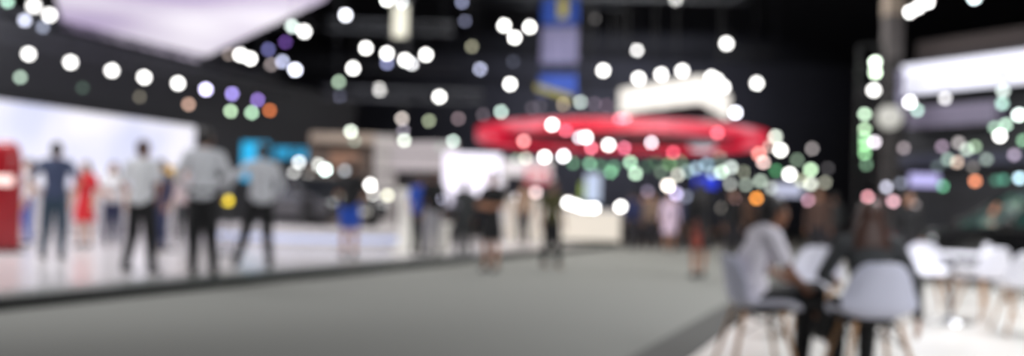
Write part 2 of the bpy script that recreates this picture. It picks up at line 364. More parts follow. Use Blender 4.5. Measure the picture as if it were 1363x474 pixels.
# ------------------------------------------------------------------ red ring
rc = ground(822, 34.0); RR = 5.4
t = thing('ring_sign', (rc.x, rc.y, 3.62), 'huge red ring sign with glare in its colour hanging above the far booths', 'sign')
def ring_band(r0, r1, z0, z1, m, n=96):
    b = bmnew(); prof = [(r0, z0), (r1, z0), (r1, z1), (r0, z1)]
    rings = [[b.verts.new((r * math.cos(2 * PI * i / n), r * math.sin(2 * PI * i / n), z)) for i in range(n)] for r, z in prof]
    for k in range(4):
        a, c = rings[k], rings[(k + 1) % 4]
        for i in range(n):
            f = b.faces.new((a[i], a[(i + 1) % n], c[(i + 1) % n], c[i])); f.smooth = False
    return b
red = glow('red_ring_glow', (226, 22, 58), 0.9)  # glow stands in for strong light on the red band
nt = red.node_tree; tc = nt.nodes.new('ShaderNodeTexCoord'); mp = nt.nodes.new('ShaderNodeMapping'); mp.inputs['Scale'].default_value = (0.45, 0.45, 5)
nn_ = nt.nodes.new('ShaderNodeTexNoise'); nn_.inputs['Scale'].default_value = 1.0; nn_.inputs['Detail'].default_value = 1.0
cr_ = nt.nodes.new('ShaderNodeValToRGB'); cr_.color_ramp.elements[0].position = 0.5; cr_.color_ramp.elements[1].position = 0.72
cr_.color_ramp.elements[0].color = (*lin((226, 22, 58)), 1); cr_.color_ramp.elements[1].color = (*lin((244, 150, 164)), 1)  # pink noise paints fabric glare into the emission
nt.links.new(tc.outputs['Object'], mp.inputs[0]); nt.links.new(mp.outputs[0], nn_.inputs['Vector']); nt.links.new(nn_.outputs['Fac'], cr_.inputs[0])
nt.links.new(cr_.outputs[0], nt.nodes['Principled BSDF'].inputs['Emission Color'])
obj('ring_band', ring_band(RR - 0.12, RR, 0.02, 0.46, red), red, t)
b = ring_band(0.3, RR - 0.13, 0.42, 0.5, None); o = obj('inner_canopy', b, mat('mauve_canopy', (176, 178, 190), 0.6), t)
o = obj('lower_rail', ring_band(RR - 1.1, RR - 0.98, 0.2, 0.3, None), mat('mauve_rail', (90, 70, 84), 0.6), t); o['label'] = 'thin mauve rail inside the ring'
# white oval logo panel on the far inner side
def on_ring(px, r): # point of the ring's far inner side seen at px
    a = (px - CX) / F * 1.0; x0 = -rc.x; y0 = -rc.y
    A_ = a * a + 1; B_ = 2 * (a * x0 + y0); C_ = x0 * x0 + y0 * y0 - r * r
    D_ = B_ * B_ - 4 * A_ * C_; Yf = (-B_ + math.sqrt(D_)) / (2 * A_); return Vector((a * Yf + x0, Yf + y0, 0))
pp = on_ring(932, RR - 0.2); ang = math.atan2(pp.y, pp.x)
b = bmnew(); M = Matrix.Translation((pp.x, pp.y, 0.34)) @ Matrix.Rotation(ang, 4, 'Z') @ Matrix.Rotation(PI / 2, 4, 'Y') @ Matrix.Diagonal((0.22, 0.7, 1, 1))
lathe(b, [(0.9, -0.05), (1, -0.03), (1, 0.03), (0.9, 0.05)], n=32, M=M)
o = obj('logo_panel', b, glow('logo_white', (226, 220, 230), 1.2), t); o['label'] = 'pale oval logo panel'
cables(t, [((RR - 0.06) * Vector((math.cos(a), math.sin(a), 0)) + Vector((0, 0, 0.5)), (RR - 0.06) * Vector((math.cos(a), math.sin(a), 0)) + Vector((0, 0, 10.3))) for a in map(math.radians, (180, 250, 320, 100))])
# ------------------------------------------------------------------ white canopy above it
C_ = at(934, 101, 36); zc1 = C_.z; zc0 = at(934, 137, 36).z
Lp = at(826, 120, 40.5); Rp = at(970, 128, 41.5)
C2 = Vector((C_.x, C_.y)); L2 = Vector((Lp.x, Lp.y)); R2 = Vector((Rp.x, Rp.y)); O2 = L2 + R2 - C2; cc = (L2 + R2) / 2
t = thing('white_canopy', (cc.x, cc.y, zc0), 'bright white four-sided fascia hanging above the red ring', 'canopy')
for nm, (a_, b_) in zip(('fascia',) * 4, ((C2, L2), (C2, R2), (R2, O2), (L2, O2))):
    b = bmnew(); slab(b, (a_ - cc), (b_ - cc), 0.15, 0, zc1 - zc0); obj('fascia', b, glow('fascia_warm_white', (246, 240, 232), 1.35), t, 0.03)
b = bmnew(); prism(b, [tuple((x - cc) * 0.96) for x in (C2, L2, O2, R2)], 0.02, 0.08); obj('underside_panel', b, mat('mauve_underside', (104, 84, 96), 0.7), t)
cables(t, [((*((x - cc) * 0.9), 0.1), (*((x - cc) * 0.9), 13.9 - zc0)) for x in (C2, L2, O2, R2)])
k = 0
for (px, py, f) in ((850, 108, 0), (880, 104, 0), (908, 99, 0), (947, 103, 1), (955, 107, 1), (963, 116, 1)):
    # lamps standing on the canopy's upper edge
    a_, b_ = (C2, L2) if f == 0 else (C2, R2)
    s_ = (px - CX) / F; dd = b_ - a_; tt = (s_ * a_.y - a_.x) / (dd.x - s_ * dd.y); pt = a_ + dd * tt
    p = at(px, py, pt.y); p.z = max(p.z, zc1 + 0.3)
    bulb(p, 5.0, pt.y, W, 1.8, p.z - zc1, f"bright white globe lamp, {ORD[k]} from left along the top of the white canopy", 'globe lamps on the white canopy', up=False); k += 1
# ------------------------------------------------------------------ lamp grids
def grid(L, Y, x0, x1, step, gname, glabel, where, group, zfoot=0.0, D=None):
    D = D or Vector((1, 0, 0)); N = Vector((-D.y, D.x, 0)); P0 = ground(x0, Y)
    def onp(px, py):
        d = CF + CR * ((px - CX) / F) + CU * ((CY - py) / F); return CAM + d * ((P0 - CAM).dot(N) / d.dot(N))
    P1 = onp(x1, CY); P1.z = 0
    pts = [(onp(px, py), px, py, r, c) for (px, py, r, c) in L]
    zmax = max(p.z for p, *_ in pts) + 0.35
    Lg = (P1 - P0).length; mid = (P0 + P1) / 2
    t = thing(gname, (mid.x, mid.y, zfoot), glabel, 'rack', math.atan2(D.y, D.x))
    n = max(2, int(Lg / 2.2) + 1)
    for i in range(n):
        x = -Lg / 2 + Lg * i / (n - 1); b = bmnew(); box(b, (x, 0.1, (zmax - zfoot) / 2), (0.07, 0.05, zmax - zfoot)); obj('post', b, MC['lamp_black'], t)
    zs = []; z = zmax
    lo = min(p.z for p, *_ in pts)
    while z > lo: zs.append(z); z -= step
    for z in zs:
        b = bmnew(); box(b, (0, 0, z - zfoot), (Lg, 0.05, 0.04)); obj('rail', b, MC['lamp_black'], t)
    pts.sort(key=lambda a: (a[1], a[2]))
    for i, (p, px, py, r, c) in enumerate(pts):
        zr = min([z for z in zs if z > p.z + 1.2 * r * p.y / F + 0.03] or [zs[0]])
        boost = 1.8 if max(c) > 245 else 1.0
        p = CAM + (p - CAM) * (1 - (0.12 if i % 2 else 0.4) / p.y)
        bulb(p, r, p.y, c, boost, zr - p.z, f"{cname(c)} round lamp, {ORD[i]} from left {where}", group)
A1 = sc_([(1032, 182, 4.5, (222, 230, 216)), (1039, 200, 4.5), (1081, 198, 3.6, (126, 120, 120)), (1010, 205, 4.5, (244, 150, 140)), (1016, 216, 3.8, (228, 196, 190)), (1061, 213, 4, (96, 112, 96)), (1079, 226, 4.2, (204, 238, 198)),
     (1051, 232, 4.8), (1102, 224, 3.6, (54, 52, 54)), (1033, 227, 4, (64, 118, 80)), (1079, 245, 4.5, (210, 214, 202)), (1066, 241, 4.5, (154, 158, 134)), (1098, 243, 4, (124, 124, 112)),
     (1012, 241, 4.6, (156, 170, 156)), (993, 246, 4, (124, 134, 124)), (1007, 264, 3.8, (232, 146, 62)), (1076, 267, 3.8, (176, 134, 150)), (1111, 267, 4, (212, 170, 192)), (1027, 250, 5, (150, 156, 150)), (1024, 195, 4, (160, 150, 140))])
grid(A1, 37.5, 992, 1120, 0.55, 'lamp_display_rack', 'tall lamp rack crowded with coloured lamps, right of the red ring', 'on the rack right of the red ring', 'lamps on the rack right of the ring')
A2 = sc_([(958, 209, 3.8, (90, 100, 90)), (973, 223, 4, (196, 206, 200)), (960, 229, 4.2, (204, 228, 208)), (991, 229, 4, (134, 138, 120)), (972, 245, 4, (134, 138, 134)), (977, 265, 3.8, (144, 114, 120)),
     (961, 277, 3.8, (94, 90, 84)), (902, 233, 4, (182, 182, 170)), (889, 247, 4.8, (246, 236, 226)), (900, 258, 4.5, (190, 180, 220)), (914, 262, 4.5, (104, 108, 124)), (927, 224, 4.6, (132, 152, 166)), (941, 218, 4.6, (120, 144, 158)),
     (915, 228, 4.6, (112, 132, 132)), (891, 218, 4, (84, 118, 76)), (872, 216, 4, (62, 94, 66)), (861, 222, 4, (56, 80, 62)), (948, 231, 4, (124, 140, 148)), (906, 215, 3.8, (78, 98, 76)), (880, 229, 4, (84, 100, 84))])
grid(A2, 40.5, 850, 985, 0.55, 'lamp_display_rack', 'wide lamp rack with green and white lamps under the red ring', 'on the rack under the ring', 'lamps on the wide rack under the ring')
A3 = sc_([(785, 218, 3.8, (108, 154, 124)), (813, 229, 4, (104, 156, 120)), (817, 222, 4, (72, 110, 84)), (839, 216, 3.9, (164, 208, 174)), (846, 231, 4, (190, 224, 194)), (700, 211, 3.8, (168, 168, 154)), (688, 212, 3.6, (86, 110, 88)),
     (688, 263, 4.4, (226, 226, 236)), (713, 256, 4.6, (216, 190, 190)), (733, 216, 3.8, (70, 104, 78)), (763, 217, 3.8, (74, 110, 84)), (716, 222, 3.8, (110, 104, 94)), (799, 221, 3.8, (60, 94, 70)), (862, 255, 4, (96, 88, 104))])
grid(A3, 32.5, 680, 870, 0.55, 'lamp_display_rack', 'low lamp rack with green lamps above the white counter', 'on the rack above the white counter', 'lamps on the rack above the white counter', zfoot=STAGE_Z)
B1 = sc_([(1211, 136, 5, (250, 248, 252)), (1221, 147, 4, (154, 184, 172)), (1258, 131, 4.6, (206, 204, 206)), (1335, 121, 5, (216, 230, 224)), (1334, 138, 4.6, (160, 196, 184)), (1356, 153, 5, (232, 246, 240)), (1331, 181, 5),
     (1339, 166, 4.4, (168, 198, 178)), (1324, 170, 4.4, (132, 162, 142)), (1362, 187, 4.2, (112, 152, 122)), (1350, 206, 4.2, (136, 124, 142)), (1203, 197, 4.2, (124, 114, 118)), (1254, 195, 4.2, (122, 106, 122)), (1276, 190, 4.2, (142, 136, 136)),
     (1287, 199, 4.4, (158, 172, 160)), (1298, 195, 4, (122, 144, 118)), (1262, 212, 4.4, (122, 142, 132)), (1274, 216, 4, (172, 150, 134)), (1313, 212, 4.4, (112, 124, 116)), (1295, 222, 4, (82, 78, 74)), (1248, 222, 4, (58, 68, 68)),
     (1180, 249, 4.2, (170, 170, 186)), (1199, 244, 4.2, (88, 92, 104)), (1255, 248, 4, (76, 136, 104)), (1298, 241, 4.6, (212, 130, 94)), (1336, 239, 4.4, (46, 94, 78)), (1326, 240, 4.4, (40, 80, 66)), (1357, 237, 4.6, (188, 222, 236)),
     (1155, 262, 4, (196, 136, 144)), (1168, 267, 4, (156, 98, 104)), (1189, 268, 4.4, (206, 160, 170)), (1218, 273, 4, (88, 82, 82)), (1357, 270, 4.2, (52, 98, 94))])
grid(B1, 20.5, 1150, 1374, 0.5, 'lamp_display_rack', 'broad lamp rack full of coloured lamps under the lit booth sign', 'on the rack under the booth sign', 'lamps on the rack under the booth sign', D=Vector((0.55, -0.835, 0)))
B2 = sc_([(1165, 83, 5, (236, 255, 232)), (1165, 97, 5, (226, 250, 220)), (1163, 120, 5.8), (1151, 152, 4.2, (194, 224, 194)), (1151, 172, 4, (180, 214, 174)), (1151, 184, 3.8, (130, 176, 132)), (1151, 193, 4, (146, 206, 146)), (1151, 204, 4, (126, 180, 128)), (1153, 219, 4, (82, 110, 88)), (1164, 189, 4.4, (236, 226, 236))])
grid(B2, 18.8, 1140, 1170, 0.45, 'lamp_ladder', 'narrow upright rack of green lamps left of the booth column', 'on the narrow rack by the booth column', 'lamps on the narrow rack by the booth column')
Cc = sc_([(398, 216, 4.4, (224, 228, 228)), (391, 230, 4, (160, 160, 158)), (424, 219, 4.2, (196, 200, 196)), (433, 226, 4.8, (232, 252, 246)), (421, 238, 4.8, (244, 252, 250)), (410, 234, 4, (120, 116, 112)), (459, 227, 4.2, (132, 136, 140)), (493, 246, 4.8), (495, 259, 4.4, (240, 238, 232)), (516, 260, 4.6, (212, 212, 190)),
     (499, 272, 4, (128, 126, 122)), (479, 271, 4, (110, 108, 102)), (449, 260, 4, (84, 80, 76)), (590, 264, 4.2, (194, 194, 218)), (396, 292, 4, (140, 140, 136)), (442, 292, 4.2, (150, 152, 160))][:14])  # the first three here stand in for highlights on the car
grid(Cc, 26.2, 385, 600, 0.55, 'lamp_display_rack', 'dark lamp rack with white lamps behind the display car', 'on the rack behind the display car', 'lamps on the rack behind the car', zfoot=STAGE_Z)
# soft globe by the right column
p = at(1184, 156, 18.2); bulb(p, 20, 18.2, (200, 198, 190), 1.0, 1.1, 'large soft white globe lamp hanging beside the booth column', None)
# ------------------------------------------------------------------ right booth
W2 = Vector((0.55, -0.835, 0)); 
S0 = at(1200, 88, 20.8); S0b = at(1200, 127, 20.8)
t = thing('booth_sign', (S0.x, S0.y, S0b.z), 'wide lilac white illuminated sign band above the booth on the right', 'sign', math.atan2(W2.y, W2.x))
def sbox(name, x0, x1, y0, y1, z0, z1, m, bev=0.02):
    b = bmnew(); box(b, ((x0 + x1) / 2, (y0 + y1) / 2, (z0 + z1) / 2), (x1 - x0, y1 - y0, z1 - z0)); return obj(name, b, m, t, bev)
hS = S0.z - S0b.z
sbox('lit_face', 0, 3.6, -0.08, 0, 0, hS, glow('sign_lilac_white', (240, 240, 255), 1.25))
sbox('side_glow', -0.04, 0.0, -0.08, 0.3, 0, hS, glow('sign_edge_violet', (150, 140, 240), 0.9))
sbox('housing', 0, 3.6, 0.005, 0.4, -0.02, hS + 0.02, MC['black_frame'])
t = thing('booth_fascia', (S0.x, S0.y, S0.z + 0.16), 'brownish grey fascia board just above the lit sign band', 'fascia', math.atan2(W2.y, W2.x))
sbox('board', 0.3, 3.6, 0.1, 0.3, 0.0, 0.36, mat('brown_fascia', (66, 56, 56), 0.7)); sbox('lower_edge', 0.3, 3.6, 0.05, 0.32, -0.11, -0.01, mat('dark_edge', (50, 44, 48), 0.6))
# shelf band and rear wall
t = thing('booth_wall', (S0.x, S0.y, 0.0), 'dark booth back wall with a pale lilac shelf below the lit sign', 'partition', math.atan2(W2.y, W2.x))
zz = at(1200, 142, 20.8).z; zz2 = at(1200, 172, 20.8).z
sbox('wall_panel', -0.2, 3.6, 0.5, 0.7, 0, S0b.z - 0.03, mat('night_panel', (30, 32, 38), 0.5))
sbox('pale_shelf', 0.1, 2.2, 0.1, 0.5, zz2, zz, mat('lilac_shelf', (132, 124, 148), 0.5, noise=0.15, nscale=3))
sbox('lower_shelf', -0.2, 3, 0.2, 0.5, at(1200, 222, 20.8).z, at(1200, 205, 20.8).z, mat('slate_shelf', (56, 58, 78), 0.5))
# glowing small signs
def sign(px, py, w, h, Y, c, k, name, label, cat='sign', foot=None, rz=0, rd=0.15):
    p = at(px, py, Y); ww = w * Y / F; hh = h * Y / F
    t = thing(name, (p.x, p.y, p.z - hh / 2), label, cat, rz)
    b = bmnew(); box(b, (0, -0.04, hh / 2), (ww, 0.03, hh)); obj('lit_face', b, glow(name + str(c), c, k), t, min(ww, hh) * rd)
    b = bmnew(); box(b, (0, 0.03, hh / 2), (ww * 1.02, 0.1, hh * 1.02)); obj('casing', b, MC['black_frame'], t, 0.01)
    if foot is not None:
        b = bmnew(); L_ = p.z - hh / 2 - foot; tube(b, (0, 0.03, 0), (0, 0.03, -L_), 0.025, n=8); lathe(b, [(0.25, 0), (0.25, 0.02), (0.03, 0.03)], c=(0, 0.03, -L_)); obj('stand', b, MC['lamp_black'], t)
    return t
sign(1229, 240, 40, 16, 18.5, (190, 184, 240), 1.0, 'light_panel', 'violet glowing panel low on the booth under the lit sign band', 'light panel', 0.0)
sign(1049, 253, 36, 16, 35, (196, 200, 226), 1.0, 'light_panel', 'pale lilac glowing panel under the lamps right of the ring', 'light panel', 0.0)
sign(939, 243, 30, 14, 35.5, (50, 72, 236), 1.1, 'blue_sign', 'small vivid blue lit sign under the red ring', 'sign', 0.0)
sign(789, 250, 20, 38, 31.5, (192, 206, 232), 0.9, 'light_panel', 'narrow pale blue upright light panel above the white counter', 'light panel', STAGE_Z)
sign(775, 254, 6, 22, 31.0, (150, 176, 60), 0.7, 'green_sign', 'slim yellow green upright sign beside the pale blue light panel', 'sign', STAGE_Z)
sign(221, 232, 22, 22, 16.6, (226, 178, 70), 0.9, 'yellow_sign', 'round-cornered yellow sign on a stand behind the man in white', 'sign', STAGE_Z, rd=0.4)
sign(304, 267, 9, 9, 15.8, (206, 180, 44), 5.0, 'yellow_lamp', 'small yellow lamp on a stand between the two white-shirted men', 'lamp', STAGE_Z, rd=0.45)
# right column
pc = ground(1181, 20.4)
t = thing('booth_column', (pc.x, pc.y, 0), 'square beige column rising past the left end of the booth sign', 'column')
b = bmnew(); box(b, (0, 0, 4.5), (0.34, 0.34, 9.0)); obj('shaft', b, mat('column_grey', (64, 60, 60), 0.7), t, 0.02)  # dark tone paints the column below the reach of the lamplight
b = bmnew(); box(b, (0, 0, 6.4), (0.38, 0.38, 1.4)); o = obj('lamplit_sleeve', b, mat('lamplit_sleeve', (190, 172, 156), 0.6), t, 0.02); o['label'] = 'cream upper shaft, lamplight put into the colour'  # lamplight on the upper column painted as a cream layer
b = bmnew(); box(b, (0, 0, 5.2), (0.36, 0.36, 0.96)); o = obj('fading_sleeve', b, mat('fading_sleeve', (104, 98, 98), 0.6), t, 0.02); o['label'] = 'grey middle shaft, fading lamplight put into the colour'  # middle step of the painted lamplight falloff
b = bmnew(); box(b, (0.14, -0.2, 3.9), (0.16, 0.06, 1.1)); o = obj('lit_edge', b, glow('violet_edge', (150, 146, 172), 0.7), t, 0.02); o['label'] = 'dim violet strip, glow added'  # lilac strip given its own glow to lighten the column edge
b = bmnew(); box(b, (0, 0, 0.06), (0.6, 0.6, 0.12)); obj('base', b, MC['lamp_black'], t, 0.02)
# ------------------------------------------------------------------ middle booths
def panel(px0, px1, py0, py1, Y, m, name, label, cat, thick=0.15, par=None, Y2=None, bev=0.02):
    p = at(px0, py0, Y); q = at(px1, py1, Y2 or Y)
    z0 = min(p.z, q.z); z1 = max(p.z, q.z)
    b = bmnew(); c = Vector(((p.x + q.x) / 2, (p.y + q.y) / 2, z0))
    if par: c = par.location.copy()
    slab(b, (p.x - c.x, p.y - c.y), (q.x - c.x, q.y - c.y), thick, z0 - c.z, z1 - c.z)
    o = obj(name, b, m, par, bev)
    if not par: o.location = c; tag(o, label, cat)
    return o
bp = ground(500, 28.5, STAGE_Z)
t = thing('exhibition_booth', bp, 'beige booth with a pale fascia behind the dark display car', 'booth')
yb = lambda y: y
panel(412, 502, 178, 331, 28.5, mat('taupe_wall', (112, 96, 86), 0.7, noise=0.15, nscale=0.7), 'wall_panel', '', '', par=t)
panel(414, 502, 176, 192, 28.2, mat('beige_header', (168, 152, 138), 0.6), 'header_board', '', '', par=t)
panel(500, 524, 180, 331, 28.0, mat('pale_post', (176, 170, 168), 0.6), 'corner_post', '', '', par=t, thick=0.4)
panel(524, 606, 190, 228, 27.8, mat('pale_fascia', (196, 188, 190), 0.5), 'fascia_board', '', '', par=t, Y2=26.5)
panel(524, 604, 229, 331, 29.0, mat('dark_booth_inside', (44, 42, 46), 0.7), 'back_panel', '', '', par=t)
panel(440, 476, 202, 222, 28.1, mat('tan_picture', (150, 112, 90), 0.6), 'picture_panel', '', '', par=t)
# cyan screen
t = sign(340, 215, 36, 52, 25.3, (20, 178, 232), 0.95, 'display_screen', 'bright cyan screen behind the man with the outstretched arm', 'screen', STAGE_Z, rd=0.05)
b = bmnew(); box(b, (0.12, -0.07, 0.3), (0.36, 0.02, 0.42)); o = obj('picture', b, glow('pale_picture', (150, 190, 240), 0.9), t, 0.1); o['label'] = 'pale blue picture area'
sign(388, 204, 44, 15, 26.9, (30, 160, 210), 0.75, 'display_screen', 'wide low cyan screen left of the cluster of white lamps', 'screen', STAGE_Z, rd=0.05)
# white display screen with people before it
t = sign(628, 232, 76, 56, 24.8, (246, 240, 255), 1.35, 'display_screen', 'large glowing white screen above the person in dark grey', 'screen', STAGE_Z, rd=0.05)
t = sign(606, 266, 26, 16, 24.2, (226, 220, 240), 0.8, 'light_panel', 'small pale lilac panel under the large white screen', 'light panel', STAGE_Z, rd=0.05)
# white booth behind
bw = ground(720, 30, STAGE_Z)
t = thing('white_booth', bw, 'white booth with a rose red logo panel under the red ring', 'booth')
cream = mat('cream_panel', (222, 214, 204), 0.5, noise=0.08, nscale=1.0)
panel(662, 762, 262, 325, 30.5, cream, 'wall_panel', '', '', par=t)
panel(668, 735, 212, 236, 30.2, mat('white_header', (226, 222, 226), 0.5), 'header_board', '', '', par=t)
panel(700, 730, 224, 246, 29.9, glow('rose_logo', (220, 90, 108), 0.5), 'logo_panel', '', '', par=t)
panel(704, 726, 231, 239, 29.75, mat('logo_white_bar', (246, 230, 232), 0.5), 'logo_bar', '', '', par=t)
for px in (668, 733): panel(px - 2, px + 2, 236, 325, 30.2, MC['white_header'], 'post', '', '', par=t, thick=0.12)
# white counter
cw = ground(772, 27, STAGE_Z); 
t = thing('reception_counter', cw, 'long cream white reception counter at the far end of the platform', 'counter')
wd = 106 * 27 / F
b = bmnew(); box(b, (0, 0, 0.47), (wd, 0.6, 0.94)); obj('body', b, glow('counter_glow', (236, 226, 212), 0.7), t, 0.05)  # glow added to brighten the counter body, no lamp inside
b = bmnew(); box(b, (0, -0.02, 0.97), (wd + 0.1, 0.7, 0.05)); obj('worktop', b, MC['white_header'], t, 0.015)
b = bmnew(); box(b, (0, -0.28, 0.05), (wd - 0.1, 0.06, 0.1)); obj('plinth', b, MC['lamp_black'], t)
for i, (px, py, r) in enumerate(((756, 270, 4.6), (766, 273, 4.6), (776, 277, 4.6), (785, 278, 4.6), (791, 277, 4))):
    p = at(px, py, 27); bulb(p, r, 27, W, 1.8, p.z - (STAGE_Z + 1.0), f"bright white globe lamp, {ORD[i]} from left in the row on the white counter", 'globe lamps standing on the counter', up=False)
p = at(826, 280, 26.8); p.z = max(p.z, STAGE_Z + 1.12); bulb(p, 4.8, 26.8, W, 1.8, p.z - (STAGE_Z + 1.0), 'bright white globe lamp alone at the right end of the white counter', None, up=False)
# ------------------------------------------------------------------ turntable and car
tt = ground(430, 22.0, STAGE_Z)
t = thing('turntable', tt, 'round white turntable with a glowing blue rim carrying the dark car', 'turntable')
b = bmnew(); lathe(b, [(2.5, 0), (2.62, 0.02), (2.62, 0.12)], n=64); obj('base_ring', b, MC['white_panel'], t)
b = bmnew(); lathe(b, [(2.6, 0.12), (2.6, 0.24)], n=64); o = obj('light_strip', b, glow('ice_blue_strip', (206, 216, 252), 0.9), t); o['label'] = 'pale blue light strip'
b = bmnew(); lathe(b, [(2.62, 0.24), (2.62, 0.40), (2.58, 0.42), (0, 0.42)], n=64); obj('deck', b, MC['white_gloss_floor'], t)
# white pedestal right of it
tp = ground(541, 18.9, STAGE_Z)
t = thing('info_pedestal', tp, 'slim white pedestal to the right of the round turntable', 'pedestal')
b = bmnew()
prof = [(0.30, 0), (0.30, 0.05), (0.16, 0.12), (0.15, 0.9), (0.19, 1.15), (0.2, 1.22)]
lathe(b, prof, n=28); obj('column', b, mat('bright_white', (240, 238, 230), 0.35), t)
b = bmnew(); box(b, (0, -0.03, 1.27), (0.44, 0.36, 0.05), Matrix.Rotation(math.radians(-8), 4, 'X')); obj('top_plate', b, MC['bright_white'], t, 0.02)
tp = ground(566, 19.8, STAGE_Z)
t = thing('low_counter', tp, 'low rounded white counter between the pedestal and the booth', 'counter')
b = bmnew(); lathe(b, [(0.5, 0), (0.55, 0.05), (0.55, 0.5), (0.6, 0.55), (0.6, 0.6), (0, 0.61)], n=40); obj('drum', b, MC['bright_white'], t)

def make_car(loc, rz, L, H, Wd, paint, glass, label, suv=False):
    t = thing('car', loc, label, 'car', rz)
    wr = 0.34 if not suv else 0.37
    hx = L / 2; xf = hx - 0.82; xr = -hx + 0.85
    belt = H * 0.62; hood = H * (0.60 if suv else 0.55); gz = 0.2
    def arch(cx, a0, a1, n=9):
        return [(cx + (wr + 0.05) * math.cos(a), wr + (wr + 0.05) * math.sin(a)) for a in [a0 + (a1 - a0) * i / (n - 1) for i in range(n)]]
    a_s = math.asin((gz - wr) / (wr + 0.05))
    side = [(-hx + 0.1, gz)] + arch(xr, PI - a_s, a_s) + arch(xf, PI - a_s, a_s) + [(hx - 0.08, gz), (hx, 0.38), (hx - 0.02, hood * 0.8), (hx - 0.15, hood - 0.04), (hx - 0.9, belt - 0.03), (hx - 1.25, belt), (-hx + 0.3, belt + 0.02), (-hx + 0.03, belt - 0.04), (-hx, belt * 0.7), (-hx + 0.02, 0.4)]
    b = bmnew(); rows = []
    for (yy, sh) in ((-1, 0.0), (-0.96, 0.03), (0.96, 0.03), (1, 0.0)):
        s = 0.94 if abs(yy) == 1 else 1.0
        rows.append([b.verts.new((x * (0.992 if abs(yy) == 1 else 1), yy * Wd / 2 * (1 - 0.10 * abs(x / hx) ** 4) * (1 - 0.05 * max(0, z - 0.7)), z * (1 if z < belt - 0.1 else (0.985 if abs(yy) == 1 else 1)))) for x, z in side])
    n = len(side)
    for a_, c_ in zip(rows, rows[1:]):
        for i in range(n): b.faces.new((a_[i], a_[(i + 1) % n], c_[(i + 1) % n], c_[i]))
    b.faces.new(rows[0][::-1]); b.faces.new(rows[-1])
    o = obj('body', b, paint, t, 0.03)
    def house(inset, z0, z1, xs0, xs1, xt0, xt1, m, name, w0, w1, par=t):
        b = bmnew(); pts = []
        for (z, xa, xb, w) in ((z0, xs0, xs1, w0), (z0 + (z1 - z0) * 0.55, xs0 + (xt0 - xs0) * 0.62, xs1 + (xt1 - xs1) * 0.62, (w0 + w1) / 2 + 0.01), (z1, xt0, xt1, w1)):
            pts.append([b.verts.new(p) for p in ((xa, -w, z), (xb, -w * 0.93, z), (xb + 0.06, 0, z), (xb, w * 0.93, z), (xa, w, z), (xa - 0.05, 0, z))])
        for a_, c_ in zip(pts, pts[1:]):
            for i in range(6): b.faces.new((a_[i], a_[(i + 1) % 6], c_[(i + 1) % 6], c_[i]))
        b.faces.new(pts[0][::-1]); b.faces.new(pts[-1]); return obj(name, b, m, par, 0.02)
    tb = -hx + (0.12 if suv else 0.45)
    house(0, belt - 0.01, H - 0.05, tb, hx - 1.2, tb + 0.22 + (0 if suv else 0.45), hx - 2.05, glass, 'window_glass', Wd / 2 * 0.9, Wd / 2 * 0.73)
    b = bmnew(); box(b, ((tb + 0.24 + (0 if suv else 0.45) + hx - 2.05) / 2, 0, H - 0.03), (hx - 2.0 - tb - 0.22 - (0 if suv else 0.45), Wd * 0.76, 0.07)); obj('roof', b, paint, t, 0.03)
    for s in (-1, 1):
        for (xa, xb) in ((hx - 1.22, hx - 2.06), (0.1, -0.05), (tb + 0.06, tb + 0.26 + (0 if suv else 0.45))):
            b = bmnew(); tube(b, (xa, s * Wd / 2 * 0.905, belt - 0.02), (xb, s * Wd / 2 * 0.74, H - 0.04), 0.035, n=8); obj('roof_pillar', b, paint, t)
        b = bmnew(); ell(b, (hx - 1.35, s * (Wd / 2 + 0.08), belt + 0.06), (0.07, 0.11, 0.075)); tube(b, (hx - 1.35, s * (Wd / 2 - 0.1), belt), (hx - 1.35, s * (Wd / 2 + 0.05), belt + 0.04), 0.02, n=6); obj('wing_mirror', b, paint, t)
        b = bmnew(); ell(b, (hx - 0.14, s * (Wd / 2 - 0.26), hood * 0.78), (0.12, 0.2, 0.075)); obj('headlight', b, mat('headlight_glass', (222, 226, 230), 0.1, 0.2), t)
        b = bmnew(); ell(b, (-hx + 0.07, s * (Wd / 2 - 0.24), belt * 0.84), (0.09, 0.19, 0.08)); obj('tail_light', b, mat('tail_red', (120, 12, 14), 0.2), t)
        for xd in (hx - 1.75, -0.35):
            b = bmnew(); box(b, (xd - 0.5, s * (Wd / 2 + 0.0), belt - 0.13), (0.18, 0.05, 0.03)); obj('door_handle', b, mat('chrome', (200, 202, 206), 0.15, 1.0), t, 0.01)
        for x in (xf, xr):
            b = bmnew(); M = Matrix.Translation((x, s * (Wd / 2 - 0.12), wr)) @ Matrix.Rotation(PI / 2, 4, 'X')
            lathe(b, [(wr * 0.66, -0.1), (wr * 0.93, -0.11), (wr, -0.08), (wr, 0.08), (wr * 0.93, 0.11), (wr * 0.66, 0.1)], n=36, M=M)
            w = obj('wheel', b, mat('tyre_rubber', (20, 20, 20), 0.8), t)
            b = bmnew(); lathe(b, [(0.05, -0.085), (0.05, 0.085)], n=12, M=M)
            for k_ in range(10):
                a = 2 * PI * k_ / 10; 
                M2 = M @ Matrix.Rotation(a, 4, 'Z'); box(b, (wr * 0.34, 0, -0.085 * s * 0 ), (wr * 0.66, 0.035, 0.17), M2)
            obj('rim', b, MC['chrome'], w)
    b = bmnew(); box(b, (hx - 0.02, 0, hood * 0.55), (0.06, Wd * 0.5, 0.16)); obj('grille', b, mat('grille_black', (12, 12, 12), 0.4), t, 0.02)
    b = bmnew(); box(b, (hx + 0.01, 0, 0.36), (0.03, 0.5, 0.11)); obj('number_plate', b, MC['bright_white'], t, 0.005)
    return t
make_car((tt.x - 0.15, tt.y + 0.1, STAGE_Z + 0.42), math.radians(-52), 4.2, 1.2, 1.8, mat('graphite_paint', (34, 34, 38), 0.25, 0.3, coat=0.8), mat('smoked_glass', (30, 32, 36), 0.08), 'dark grey coupe parked on the round white turntable')
